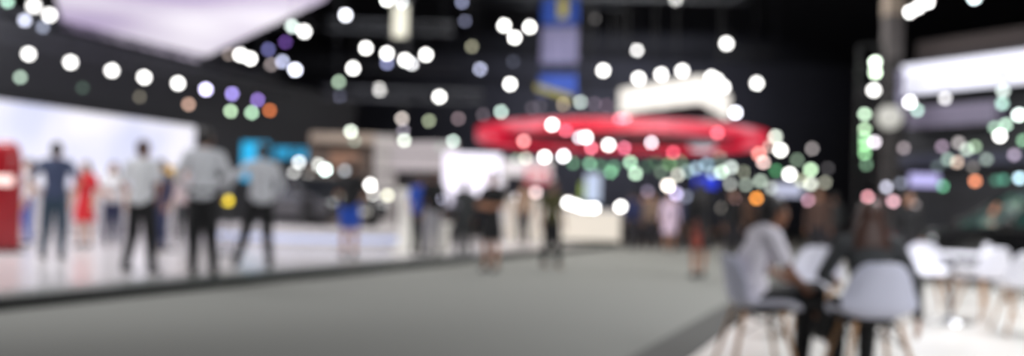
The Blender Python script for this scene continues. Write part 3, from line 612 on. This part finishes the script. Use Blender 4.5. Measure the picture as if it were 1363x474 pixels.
sx = ground(1360, 16.2)
make_car((sx.x + 0.35, 16.2, 0.0), math.radians(176), 4.7, 1.66, 1.9, mat('black_paint', (8, 8, 10), 0.25, 0.1, coat=0.6), mat('teal_reflection_glass', (40, 66, 62), 0.12), 'black off-road car with teal reflection painted in its windows behind the white chairs', suv=True)  # teal in the glass colour stands in for a reflection
# ------------------------------------------------------------------ red totem on the far left
rt = ground(6, 14.6, STAGE_Z)
t = thing('red_totem', rt, 'rounded red totem with a glowing white bar at the left edge', 'totem')
b = bmnew(); 
for k_ in range(1): pass
M = Matrix.Diagonal((0.26, 0.16, 1, 1))
lathe(b, [(0.9, 0), (1.0, 0.05), (1.0, 1.35), (0.96, 1.55), (0.8, 1.7), (0.5, 1.78), (0, 1.8)], n=36, M=M); obj('shell', b, mat('signal_red', (146, 16, 28), 0.35), t)
b = bmnew(); box(b, (0.05, -0.16, 1.16), (0.34, 0.06, 0.16)); o = obj('light_bar', b, glow('rose_white_bar', (255, 226, 220), 1.3), t, 0.05); o['label'] = 'glowing white bar'
b = bmnew(); lathe(b, [(1.3, 0), (1.3, 0.04), (1.0, 0.05)], n=36, M=M); obj('foot_plate', b, MC['lamp_black'], t)
# ------------------------------------------------------------------ people
def remeshed(bm, voxel, smooth=6, mats=()):
    me = bpy.data.meshes.new('tmp'); bm.to_mesh(me); bm.free()
    o = bpy.data.objects.new('tmp', me); COL.objects.link(o)
    r = o.modifiers.new('r', 'REMESH'); r.mode = 'VOXEL'; r.voxel_size = voxel; r.use_smooth_shade = True
    s = o.modifiers.new('s', 'SMOOTH'); s.iterations = smooth; s.factor = 0.5
    dg = bpy.context.evaluated_depsgraph_get(); dg.update()
    m2 = bpy.data.meshes.new_from_object(o.evaluated_get(dg)); bpy.data.objects.remove(o); bpy.data.meshes.remove(me)
    for m in mats: m2.materials.append(m)
    return m2
def cap(bm, p0, p1, r0, r1, n=12, s0=True):
    p0 = Vector(p0); p1 = Vector(p1)
    if s0: ell(bm, p0, (r0,) * 3, n=n)
    ell(bm, p1, (r1,) * 3, n=n)
    if (p1 - p0).length > 1e-4: tube(bm, p0, p1, r0, r1, n=n)
def loft(bm, rings, n=20):           # rings: (center, rx, ry)
    prev = None; allr = []
    for c, rx, ry in rings:
        c = Vector(c); allr.append([bm.verts.new(c + Vector((rx * math.cos(2 * PI * i / n), ry * math.sin(2 * PI * i / n), 0))) for i in range(n)])
    for a, c in zip(allr, allr[1:]):
        for i in range(n): bm.faces.new((a[i], a[(i + 1) % n], c[(i + 1) % n], c[i]))
    bm.faces.new(allr[0][::-1]); bm.faces.new(allr[-1])
SK = mat('skin_tan', (176, 126, 98), 0.6); SKL = mat('skin_light', (206, 164, 138), 0.6); SKB = mat('skin_brown', (128, 84, 60), 0.6)
HB = mat('hair_black', (22, 18, 18), 0.5, noise=0.3, nscale=40); HBr = mat('hair_brown', (64, 38, 28), 0.45, noise=0.35, nscale=40)
STAND = dict(hipL=(-.09, 0, .93), hipR=(.09, 0, .93), kneeL=(-.1, .02, .5), kneeR=(.1, .02, .5), ankL=(-.11, -.02, .09), ankR=(.11, -.02, .09),
             shL=(-.185, -.01, 1.42), shR=(.185, -.01, 1.42), elL=(-.24, -.03, 1.13), elR=(.24, -.03, 1.13), wrL=(-.25, .06, .88), wrR=(.25, .06, .88),
             pel=(0, 0, .95), waist=(0, .0, 1.1), chest=(0, .0, 1.28), neck=(0, -.01, 1.47), head=(0, .02, 1.62))
def person(loc, rz, h, label, top, bottom, skin=None, hair=None, long_hair=False, pose=None, sleeve='short', legs='trousers', shoes=None, female=False, det=False, group=None, bag=None, footL=(0, 1, 0), footR=(0, 1, 0), belt=None):
    skin = skin or SK; hair = hair or HB; J = dict(STAND); J.update(pose or {}); J = {k: Vector(v) for k, v in J.items()}
    t = thing('person', loc, label, 'person', rz, group); s = h / 1.74; t.scale = (s, s, s)
    vx = 0.0065 if det else 0.0085
    fs = 0.9 if female else 1.0
    # body
    b = bmnew()
    def torso(bm, e):
        P, Wt, Ch, Nk = J['pel'], J['waist'], J['chest'], J['neck']
        sh = (J['shL'] + J['shR']) / 2
        loft(bm, [(P - (Wt - P) * 0.35, .13 * 1 + e, .09 + e), (P, .155 + e, .105 + e), ((P + Wt) / 2, .145 * fs + e, .10 + e), (Wt, .13 * fs + e, .092 + e), ((Wt + Ch) / 2, .142 * fs + e, .10 + e), (Ch, .16 * fs + e, .112 + e), (sh * .8 + Ch * .2 + Vector((0, 0, -.0)), .165 * fs + e, .095 + e), (sh * .75 + Nk * .25 + Vector((0, 0, .03)), .09 + e * .6, .065 + e * .6)])
        cap(bm, J['shL'] * .97 + sh * .03, sh + (J['shL'] - sh) * .45 + Vector((0, 0, .015)), .056 + e, .062 + e); cap(bm, J['shR'] * .97 + sh * .03, sh + (J['shR'] - sh) * .45 + Vector((0, 0, .015)), .056 + e, .062 + e)
        if female:
            f = (J['chest'] - J['pel']).normalized()
            for sd in (-1, 1): ell(bm, J['chest'] + Vector((sd * .065, .085, .0)), (.062 + e, .055 + e, .06 + e))
    torso(b, 0)
    hd = J['head']; nk = J['neck']
    cap(b, nk - Vector((0, 0, .04)), hd - Vector((0, .015, .07)), .058, .052)
    ell(b, hd + Vector((0, -.005, .02)), (.076, .094, .098), n=20); ell(b, hd + Vector((0, .025, -.045)), (.056, .066, .066), n=16)
    ell(b, hd + Vector((0, .072, -.085)), (.024, .02, .02)); ell(b, hd + Vector((0, .098, -.02)), (.013, .02, .022)); ell(b, hd + Vector((0, .092, .0)), (.011, .014, .03))
    ell(b, hd + Vector((0, .086, -.052)), (.026, .012, .01))
    for sd in (-1, 1):
        ell(b, hd + Vector((sd * .078, -.0, -.01)), (.012, .02, .032)); ell(b, hd + Vector((sd * .03, .083, .022)), (.022, .012, .009))
    for q in 'LR':
        cap(b, J['hip' + q], J['knee' + q], .086, .056); cap(b, J['knee' + q], J['ank' + q], .051, .036, s0=False)
        kn, an = J['knee' + q], J['ank' + q]; ell(b, kn * .68 + an * .32 + Vector((0, -.018, 0)), (.052, .05, .11))
        fd = Vector(footL if q == 'L' else footR).normalized()
        cap(b, an + Vector((0, 0, -.02)), an + fd * .13 + Vector((0, 0, -.055)), .036, .028)
        shd, e_, w_ = J['sh' + q], J['el' + q], J['wr' + q]
        cap(b, shd, e_, .05, .039); cap(b, e_, w_, .036, .025, s0=False)
        d = J.get('hand' + q, (w_ - e_)).normalized(); side = Vector((1 if q == 'L' else -1, 0, 0)); side = (side - d * side.dot(d)).normalized() if abs(d.dot(side)) < .95 else Vector((0, 1, 0)); nn = d.cross(side).normalized()
        acr = nn  # across the palm
        pc_ = w_ + d * .05
        for k_ in range(4):
            off = acr * (k_ - 1.5) * .019; base = w_ + d * .085 + off; Lf = (.07, .08, .075, .058)[k_]
            cap(b, w_ + d * .015 + off * .75, base, .015, .012, n=8)
            mid = base + d * Lf * .5 + side * .008; tip = mid + d * Lf * .42 + side * .018
            cap(b, base, mid, .0098, .0092, n=8); cap(b, mid, tip, .0092, .0085, n=8)
        tb_ = w_ + d * .03 - acr * .028; cap(b, tb_, tb_ + d * .035 - acr * .022 + side * .008, .0125, .011, n=8); cap(b, tb_ + d * .035 - acr * .022 + side * .008, tb_ + d * .065 - acr * .026 + side * .02, .011, .009, n=8)
    me = remeshed(b, vx, 4, [skin]); o = bpy.data.objects.new('body', me); COL.objects.link(o); o.parent = t
    vc = 0.011
    # top
    b = bmnew(); e = .014
    torso(b, e)
    cap(b, nk - Vector((0, 0, .03)), nk + Vector((0, .004, .005)), .062, .066)
    for q in 'LR':
        shd, e_, w_ = J['sh' + q], J['el' + q], J['wr' + q]
        if sleeve == 'long': cap(b, shd, e_, .062, .052); cap(b, e_, e_.lerp(w_, .93), .049, .038, s0=False)
        elif sleeve == 'short': cap(b, shd, shd.lerp(e_, .7), .063, .06)
    if legs == 'dress':
        P = J['pel']; loft(b, [(P + Vector((0, 0, .06)), .15, .11), (P + Vector((0, 0, -.1)), .19, .135), (P + Vector((0, 0, -.42)), .23, .17)])
    else:
        P, Wt = J['pel'], J['waist']; loft(b, [(P - (Wt - P) * .2, .165 + e, .118 + e), (Wt, .14 + e, .105 + e)])
    me = remeshed(b, vc, 4, [top]); nm = 'dress' if legs == 'dress' else ('jacket' if sleeve == 'long' and det and female else 'shirt')
    o = bpy.data.objects.new(nm, me); COL.objects.link(o); o.parent = t
    # bottom
    if legs != 'dress':
        b = bmnew(); P, Wt = J['pel'], J['waist']
        loft(b, [(P - (Wt - P) * .3, .15, .112), (P, .168, .12), (P + (Wt - P) * .45, .158, .115)])
        if legs == 'skirt':
            loft(b, [(P, .17, .125), (P + Vector((0, 0, -.15)), .2, .145), (P + Vector((0, 0, -.4)), .21, .16)])
        else:
            end = .95 if legs == 'trousers' else 0.0
            for q in 'LR':
                hp, kn, an = J['hip' + q], J['knee' + q], J['ank' + q]
                if legs == 'shorts': cap(b, hp, hp.lerp(kn, .8), .1, .088)
                else: cap(b, hp, kn, .1, .088); cap(b, kn, kn.lerp(an, .97), .08, .06, s0=False)
        me = remeshed(b, vc, 4, [bottom]); o = bpy.data.objects.new({'trousers': 'trousers', 'shorts': 'shorts', 'skirt': 'skirt'}[legs], me); COL.objects.link(o); o.parent = t
        if belt:
            b = bmnew(); c = P + (Wt - P) * .42; loft(b, [(c - Vector((0, 0, .02)), .168, .126), (c + Vector((0, 0, .02)), .168, .126)], 28); obj('belt', b, belt, t)
    # shoes
    for q in 'LR':
        an = J['ank' + q]; fd = Vector(footL if q == 'L' else footR).normalized(); b = bmnew()
        cap(b, an + Vector((0, 0, -.035)) - fd * .03, an + fd * .16 + Vector((0, 0, -.06)), .046, .03); cap(b, an + Vector((0, 0, -.03)) - fd * .035, an + Vector((0, 0, -.0)), .044, .044)
        for v in b.verts: v.co.z = max(v.co.z, an.z - .09)
        obj('shoe', b, shoes or mat('black_leather', (18, 16, 16), 0.4), t)
    # hair
    b = bmnew(); ell(b, hd + Vector((0, -.02, .035)), (.087, .1, .106), n=20); ell(b, hd + Vector((0, -.045, -.01)), (.08, .07, .08), n=16)
    if long_hair:
        bk = Vector((0, -.07, 0)); 
        loft(b, [(hd + bk + Vector((0, 0, .05)), .06, .04), (hd + bk + Vector((0, 0, -.06)), .11, .055), (hd + bk + Vector((0, -.02, -.18)), .14, .055), (hd + bk + Vector((0, -.03, -.30)), .135, .045), (hd + bk + Vector((0, -.03, -.38)), .06, .03)])
        for sd in (-1, 1): cap(b, hd + Vector((sd * .075, -.01, .02)), hd + Vector((sd * .09, -.02, -.2)), .025, .03)
    me = remeshed(b, .009, 3, [hair]); o = bpy.data.objects.new('hair', me); COL.objects.link(o); o.parent = t
    for sd in (-1, 1):
        b = bmnew(); ell(b, hd + Vector((sd * .03, .083, .007)), (.012, .009, .008), n=10); obj('eye', b, mat('eye_white', (226, 222, 216), 0.3), t)
    return t
def onstage(px, Y): return ground(px, Y, STAGE_Z)
white_sh = mat('white_shirt', (214, 216, 220), 0.85, noise=0.05, nscale=12); grey_sh = mat('pale_grey_shirt', (196, 198, 204), 0.85, noise=0.05, nscale=12)
black_cl = mat('black_cloth', (20, 20, 23), 0.85); navy = mat('navy_cloth', (38, 46, 78), 0.85); slate = mat('slate_blue_shirt', (60, 70, 98), 0.85, noise=0.1, nscale=12)
denim = mat('dark_denim', (48, 66, 82), 0.9, noise=0.12, nscale=25); dkgrey = mat('charcoal_cloth', (58, 60, 62), 0.85); blue = mat('royal_blue_cloth', (28, 76, 176), 0.8)
HIPS_L = dict(elL=(-.36, -.06, 1.16), wrL=(-.2, .04, .98), elR=(.36, -.06, 1.16), wrR=(.2, .04, .98))
person(onstage(73, 13.3), math.radians(10), 1.72, 'man in slate blue shirt and dark jeans, hands at his waist, seen from behind', slate, denim, pose=dict(HIPS_L, kneeL=(-.13, .06, .5), ankL=(-.17, .05, .09)))
person(onstage(188, 11.35), math.radians(-8), 1.66, 'man in white shirt and black trousers standing with feet apart under the video wall', white_sh, black_cl, skin=SK, hair=HBr,
       pose=dict(ankL=(-.19, -.02, .09), ankR=(.2, -.06, .09), kneeL=(-.13, .03, .5), kneeR=(.13, .02, .5), elL=(-.26, -.02, 1.15), wrL=(-.16, .16, 1.0), elR=(.26, -.02, 1.15), wrR=(.14, .17, .98)))
person(onstage(270, 11.2), math.radians(6), 1.82, 'tallest man in pale shirt and black trousers standing by the video wall end', grey_sh, black_cl, sleeve='long', belt=mat('black_leather', (18, 16, 16), 0.4),
       pose=dict(elL=(-.3, -.03, 1.17), wrL=(-.2, .14, 1.0), elR=(.3, -.03, 1.17), wrR=(.24, .14, .98), ankL=(-.1, 0, .09), ankR=(.15, -.02, .09)))
person(onstage(347, 12.8), math.radians(28), 1.76, 'man in pale shirt striding by the cyan screen, arm stretched out to the left', grey_sh, black_cl,
       pose=dict(elL=(-.4, .12, 1.22), wrL=(-.58, .28, 1.16), ankL=(-.3, .06, .09), kneeL=(-.18, .08, .5), ankR=(.12, -.12, .09), elR=(.28, -.02, 1.15), wrR=(.22, .16, 1.0)), sleeve='long')
person(onstage(150, 17.2), math.radians(200), 1.6, 'woman in white top and dark trousers behind the man with feet apart', white_sh, navy, long_hair=True, female=True, skin=SKL, pose=dict(elR=(.24, .04, 1.15), wrR=(.1, .2, 1.1)))
person(onstage(113, 16.6), math.radians(170), 1.58, 'person in bright red dress standing behind the man in jeans', mat('red_dress', (190, 22, 34), 0.7), None, legs='dress', long_hair=True, female=True, skin=SKL)
person(onstage(214, 16.2), math.radians(150), 1.64, 'person in navy clothes partly hidden behind the white-shirted man', navy, navy, sleeve='long')
person(onstage(38, 16.8), math.radians(120), 1.6, 'person in white top and blue trousers next to the red totem', white_sh, mat('blue_trousers', (50, 84, 170), 0.8), skin=SKL)
person(onstage(245, 18.4), math.radians(190), 1.62, 'person in light top standing furthest back near the video wall end', mat('rose_grey_top', (188, 170, 172), 0.8), dkgrey, skin=SKL)
person(onstage(466, 15.6), math.radians(-15), 1.7, 'person in black top and royal blue shorts before the display car', black_cl, blue, legs='shorts', skin=SK, pose=dict(elL=(-.27, .05, 1.15), wrL=(-.15, .2, 1.08), elR=(.27, .05, 1.15), wrR=(.12, .2, 1.05)))
person(onstage(557, 18.0), math.radians(-30), 1.56, 'person in blue shirt beside the white pedestal', blue, dkgrey, skin=SK, hair=HBr)
person(onstage(577, 17.6), math.radians(25), 1.64, 'person in black top and pale grey trousers beside the person in blue', black_cl, mat('pale_trousers', (160, 158, 164), 0.8), sleeve='long', hair=HBr)
person(onstage(618, 18.3), math.radians(10), 1.5, 'short person in dark grey clothes under the large white screen', dkgrey, dkgrey, sleeve='long')
person(ground(655, 15.2), math.radians(150), 1.67, 'woman in black with bare legs and folded arms on the carpet edge', black_cl, black_cl, legs='skirt', female=True, skin=SK,
       pose=dict(elL=(-.26, .06, 1.14), wrL=(.02, .19, 1.17), elR=(.26, .06, 1.14), wrR=(-.02, .2, 1.12), handL=(1, .1, 0), handR=(-1, .1, 0)))
person(ground(735, 16.7), math.radians(-160), 1.6, 'woman in black and olive vest walking on the carpet before the white counter', mat('olive_vest', (62, 60, 26), 0.8), black_cl, female=True, skin=SKB, long_hair=False, shoes=mat('tan_shoes', (120, 96, 78), 0.6),
       pose=dict(kneeL=(-.09, .1, .5), ankL=(-.1, .16, .09), ankR=(.08, -.18, .1), kneeR=(.08, -.02, .5)))
person(ground(932, 15.2), math.radians(15), 1.64, 'woman in black with long dark hair on the carpet beside the seating', black_cl, black_cl, legs='dress', female=True, skin=SK, long_hair=True, sleeve='long', pose=dict(ankL=(-.12, -.08, .09), ankR=(.12, .08, .09)))
# orange shoulder bag
pb = ground(932, 15.2)
t = thing('shoulder_bag', (pb.x - 0.12, pb.y - 0.34, 0.5), 'orange red shoulder bag at the side of the long-haired woman in black', 'bag')
b = bmnew(); box(b, (0, 0, 0.13), (0.12, 0.26, 0.26)); obj('pouch', b, mat('orange_leather', (140, 56, 38), 0.6), t, 0.03)
b = bmnew()
for i in range(10):
    a0 = PI * i / 10; a1 = PI * (i + 1) / 10
    tube(b, (0.0 + 0.0, 0.11 * math.cos(a0), 0.25 + 0.2 * math.sin(a0)), (0.0, 0.11 * math.cos(a1), 0.25 + 0.2 * math.sin(a1)), 0.012, n=6)
obj('strap', b, mat('orange_leather', (140, 56, 38), 0.6), t)
far = [(697, 25, True, 'thin person in tan clothes before the white booth wall', mat('tan_cloth', (150, 124, 104), 0.8), 160),
       (843, 26.5, False, 'person in dark blue at the right end of the white counter', mat('deep_blue_cloth', (26, 34, 74), 0.8), 20),
       (856, 28.5, False, 'person in dark clothing just right of the person in dark blue', dkgrey, 200),
       (868, 27, False, 'person in brown clothing among the distant walkers', mat('brown_cloth', (112, 92, 78), 0.8), 170),
       (880, 28.2, False, 'person in black between the brown and pale pink walkers', black_cl, 0),
       (892, 26, False, 'distant person in pale pink dress facing the hall', mat('pale_pink_cloth', (206, 184, 204), 0.8), 180),
       (906, 27.5, False, 'person in navy right of the pale pink dress', navy, 30),
       (975, 21, False, 'dark-clothed person behind the seated woman in white', black_cl, 190),
       (995, 23, False, 'brown-clothed person behind the seated woman in white', mat('umber_cloth', (84, 60, 48), 0.8), 10),
       (1090, 19, False, 'person in brown coat standing between the two seated women', mat('rust_cloth', (74, 52, 44), 0.8), 160),
       (1112, 22, False, 'person in charcoal behind the shoulder of the brown-haired woman', dkgrey, 20),
       (1208, 14.2, False, 'person in black standing by the front of the black car', black_cl, 190)]
for (px, Y, stg, lab, m, rz) in far:
    dress = 'dress' if ('pale pink' in lab and 'dress facing' in lab) else 'trousers'
    person(ground(px, Y, STAGE_Z if stg else (0.012 if px > 1080 else 0)), math.radians(rz), 1.66 if Y > 15 else 1.5, lab, m, mat('dark_trousers', (36, 34, 40), 0.85), legs=dress, sleeve='long', female=(dress == 'dress'), long_hair=(dress == 'dress'))
# ------------------------------------------------------------------ chairs
shell_m = mat('white_plastic', (226, 226, 236), 0.4, spec=0.4); shell_l = mat('lilac_white_plastic', (206, 208, 226), 0.4); wood = mat('beech_wood', (178, 136, 96), 0.5, noise=0.15, nscale=18); wire = mat('black_wire', (24, 24, 24), 0.4, 0.6)
def chair_meshes(m):
    b = bmnew(); prof = [(.235, .425, .17), (.225, .448, .20), (.15, .455, .225), (.0, .44, .235), (-.12, .438, .235), (-.175, .47, .235), (-.2, .53, .235), (-.215, .62, .215), (-.235, .70, .188), (-.247, .745, .16), (-.254, .775, .13), (-.257, .792, .085)]
    n = 12; rows = []
    for i, (y, z, w) in enumerate(prof):
        row = []
        for k in range(n + 1):
            s = -1 + 2 * k / n; cu = (abs(s) ** 3)
            yy = y + (cu * .07 if i > 5 else cu * .0); zz = z + (cu * .06 if i <= 6 else 0) * (1 if i > 1 else .3)
            row.append(b.verts.new((s * w, yy, zz)))
        rows.append(row)
    for a, c in zip(rows, rows[1:]):
        for k in range(n): f = b.faces.new((a[k], a[k + 1], c[k + 1], c[k])); f.smooth = True
    bmesh.ops.recalc_face_normals(b, faces=b.faces)
    me = bpy.data.meshes.new('seat_shell'); b.to_mesh(me); b.free(); me.materials.append(m)
    return me
SHELL = {'w': chair_meshes(shell_m), 'l': chair_meshes(shell_l)}
LEGS = []
for sx_ in (-1, 1):
    for sy_ in (-1, 1):
        b = bmnew(); tube(b, (sx_ * .13, sy_ * .12 - .01, .425), (sx_ * .235, sy_ * .225 - .01, 0.0), .017, .011, n=12)
        bmesh.ops.recalc_face_normals(b, faces=b.faces); me = bpy.data.meshes.new('chair_leg'); b.to_mesh(me); b.free(); me.materials.append(wood); LEGS.append(me)
b = bmnew()
P4 = [Vector((sx_ * .165, sy_ * .155 - .01, .28)) for sx_, sy_ in ((-1, -1), (1, -1), (1, 1), (-1, 1))]; T4 = [Vector((sx_ * .12, sy_ * .11 - .01, .42)) for sx_, sy_ in ((-1, -1), (1, -1), (1, 1), (-1, 1))]
for i in range(4):
    tube(b, P4[i], T4[(i + 1) % 4], .005, n=6); tube(b, P4[(i + 1) % 4], T4[i], .005, n=6); tube(b, T4[i], T4[(i + 1) % 4], .006, n=6)
bmesh.ops.recalc_face_normals(b, faces=b.faces); ME_W = bpy.data.meshes.new('wire_brace'); b.to_mesh(ME_W); b.free(); ME_W.materials.append(wire)
def chair(px, Y, rz, label, k='w', dx=0):
    p = ground(px, Y, 0.012); t = thing('shell_chair', (p.x + dx, p.y, p.z), label, 'chair', math.radians(rz), 'white shell chairs of the seating area')
    o = add('seat_shell', SHELL[k], t); sm = o.modifiers.new('s', 'SOLIDIFY'); sm.thickness = .012; sd = o.modifiers.new('d', 'SUBSURF'); sd.levels = 1; sd.render_levels = 1
    for me in LEGS: add('leg', me, t)
    add('wire_brace', ME_W, t); return p
pB = chair(1161, 5.55, 0, 'pale shell chair seen from behind, the brown-haired woman sitting on it', 'l')
pA = chair(1013, 6.0, -88, 'pale lilac shell chair under the woman in the white blouse', 'l')
chair(1086, 8.0, 150, 'white shell chair empty between the two seated women', 'w')
chair(1236, 10.6, 170, 'white shell chair right beside the brown-haired woman, facing us', 'w')
chair(1312, 9.8, 15, 'empty white shell chair by the black car, second from the right edge', 'w')
chair(1368, 8.6, -10, 'empty white shell chair cut off by the right edge of the picture', 'w')
chair(1290, 11.5, 60, 'small white shell chair farthest back in front of the black car', 'w')
tb = ground(1268, 9.4, 0.012)
t = thing('bistro_table', tb, 'small round white table among the empty chairs on the right', 'table')
b = bmnew(); lathe(b, [(0, .70), (.33, .70), (.35, .71), (.35, .725), (.33, .735), (0, .735)], n=40); obj('tabletop', b, shell_m, t)
b = bmnew(); lathe(b, [(.04, .70), (.025, .55), (.025, .1), (.05, .04)], n=16); obj('stem', b, mat('chrome', (200, 202, 206), 0.15, 1.0), t)
b = bmnew(); lathe(b, [(.22, 0), (.22, .012), (.05, .04), (0, .04)], n=32); obj('base', b, MC['chrome'], t)
# seated women (hips on the seat)
SIT = dict(pel=(0, -.06, .55), waist=(0, -.07, .70), chest=(0, -.03, .87), shL=(-.18, -.0, 1.0), shR=(.18, -.0, 1.0), neck=(0, .01, 1.05), head=(0, .05, 1.19),
           hipL=(-.09, -.02, .53), hipR=(.09, -.02, .53), kneeL=(-.11, .38, .53), kneeR=(.11, .38, .53), ankL=(-.1, .42, .09), ankR=(.12, .44, .09))
s_ = 1.64 / 1.74
person((pB.x, pB.y + 0.03, 0.012), math.radians(-6), 1.54, 'woman with long brown hair and charcoal jacket seated with her back to us', dkgrey, black_cl, skin=SKL, hair=HBr, long_hair=True, female=True, det=True, sleeve='long',
       pose=dict(SIT, elL=(-.29, .06, .78), wrL=(-.18, .26, .72), elR=(.31, -.03, .74), wrR=(.36, .06, .50), head=(0, .04, 1.18)), shoes=mat('black_leather', (18, 16, 16), 0.4))
person((pA.x, pA.y, 0.012), math.radians(-84), 1.58, 'dark-haired woman in white blouse and black trousers seated sideways', mat('white_blouse', (226, 222, 232), 0.8, noise=0.05, nscale=12), black_cl, skin=SKB, hair=HB, long_hair=False, female=True, det=True, sleeve='short',
       pose=dict(SIT, elL=(-.25, .08, .80), wrL=(-.1, .3, .66), elR=(.23, .12, .78), wrR=(.12, .32, .62), head=(0, .10, 1.18), neck=(0, .04, 1.04), shL=(-.18, .03, 1.0), shR=(.18, .03, 1.0), kneeR=(.02, .42, .60), ankR=(-.16, .56, .3), kneeL=(-.08, .4, .52), ankL=(-.05, .36, .09)),
       footR=(-.4, 1, -.5))
# ------------------------------------------------------------------ unseen lights: hall overheads and added fills
def area(loc, sx_, sy_, P, c=(1, 1, 1), rot=(0, 0, 0)):
    l = bpy.data.lights.new('unseen_light', 'AREA'); l.shape = 'RECTANGLE'; l.size = sx_; l.size_y = sy_; l.energy = P; l.color = c; l.spread = math.radians(100 if rot[0] else 180)
    o = bpy.data.objects.new('unseen_light', l); COL.objects.link(o); o.location = loc; o.rotation_euler = rot; return o
area((-10.5, 14, 7.5), 6, 6, 1300, (1, .98, 1)); area((-7, 22, 8), 6, 6, 1100, (1, .98, .97))
area((2.5, 19, 8.4), 5, 8, 620, (1, .99, .95))
area((6.2, 8.5, 5.6), 3, 3, 560, (.97, .97, 1)); area((8, 13, 6.5), 4, 3, 420)
area((3.5, 1.5, 4.0), 2, 2, 110, (.96, .97, 1), (math.radians(55), 0, math.radians(-20)))  # added fill from the front right, brightens the seating area
area((-3.5, 4, 5.0), 3, 2, 110, (1, 1, 1), (math.radians(70), 0, math.radians(18)))  # added front fill, brightens the people on the platform
area((8, 60, 9), 14, 3, 750, (.9, .92, 1), (math.radians(90), 0, 0)); area((6, 36, 9.5), 12, 12, 500, (.9, .92, 1), (math.radians(180), 0, 0))  # added to lift the dark back wall and ceiling
area((3, 26, 8.6), 8, 4, 560, (1, .97, .93))
area((-3.0, 21.5, 6.3), 0.6, 0.6, 22, (1, 1, .95), (math.radians(100), 0, 0))  # added to brighten the mast panel, no fixture there
area((1.6, 30.5, 6.6), 1, 1, 75, (1, 1, 1), (math.radians(98), 0, 0))  # added to brighten the banner, its back hidden from the camera
area((4, 20, 6.0), 3, 1, 160, (1, 1, 1), (math.radians(80), 0, 0))  # added to light the red ring from the front
w = bpy.data.worlds.new('hall_air'); S.world = w; w.use_nodes = True
w.node_tree.nodes['Background'].inputs[0].default_value = (0.75, 0.78, 0.85, 1); w.node_tree.nodes['Background'].inputs[1].default_value = 0.05
# ------------------------------------------------------------------ camera
cd = bpy.data.cameras.new('camera'); cam = bpy.data.objects.new('camera', cd); COL.objects.link(cam)
cd.sensor_width = 36; cd.sensor_fit = 'HORIZONTAL'; cd.lens = F / 1363 * 36; cd.shift_y = (CY - 237) / 1363
Mx = Matrix((CR, CU, -CF)).transposed().to_4x4(); Mx.translation = CAM; cam.matrix_world = Mx
cd.clip_end = 300
cd.dof.use_dof = True; cd.dof.focus_distance = 1.2; cd.dof.aperture_fstop = (cd.lens / 1000) / 0.0208; cd.dof.aperture_blades = 0
S.camera = cam
S.view_settings.view_transform = 'Standard'; S.view_settings.look = 'None'; S.view_settings.gamma = 1; S.view_settings.exposure = 0
S.view_settings.use_curve_mapping = False
S.cycles.use_denoising = True
S.cycles.use_adaptive_sampling = False
S.cycles.max_bounces = 6
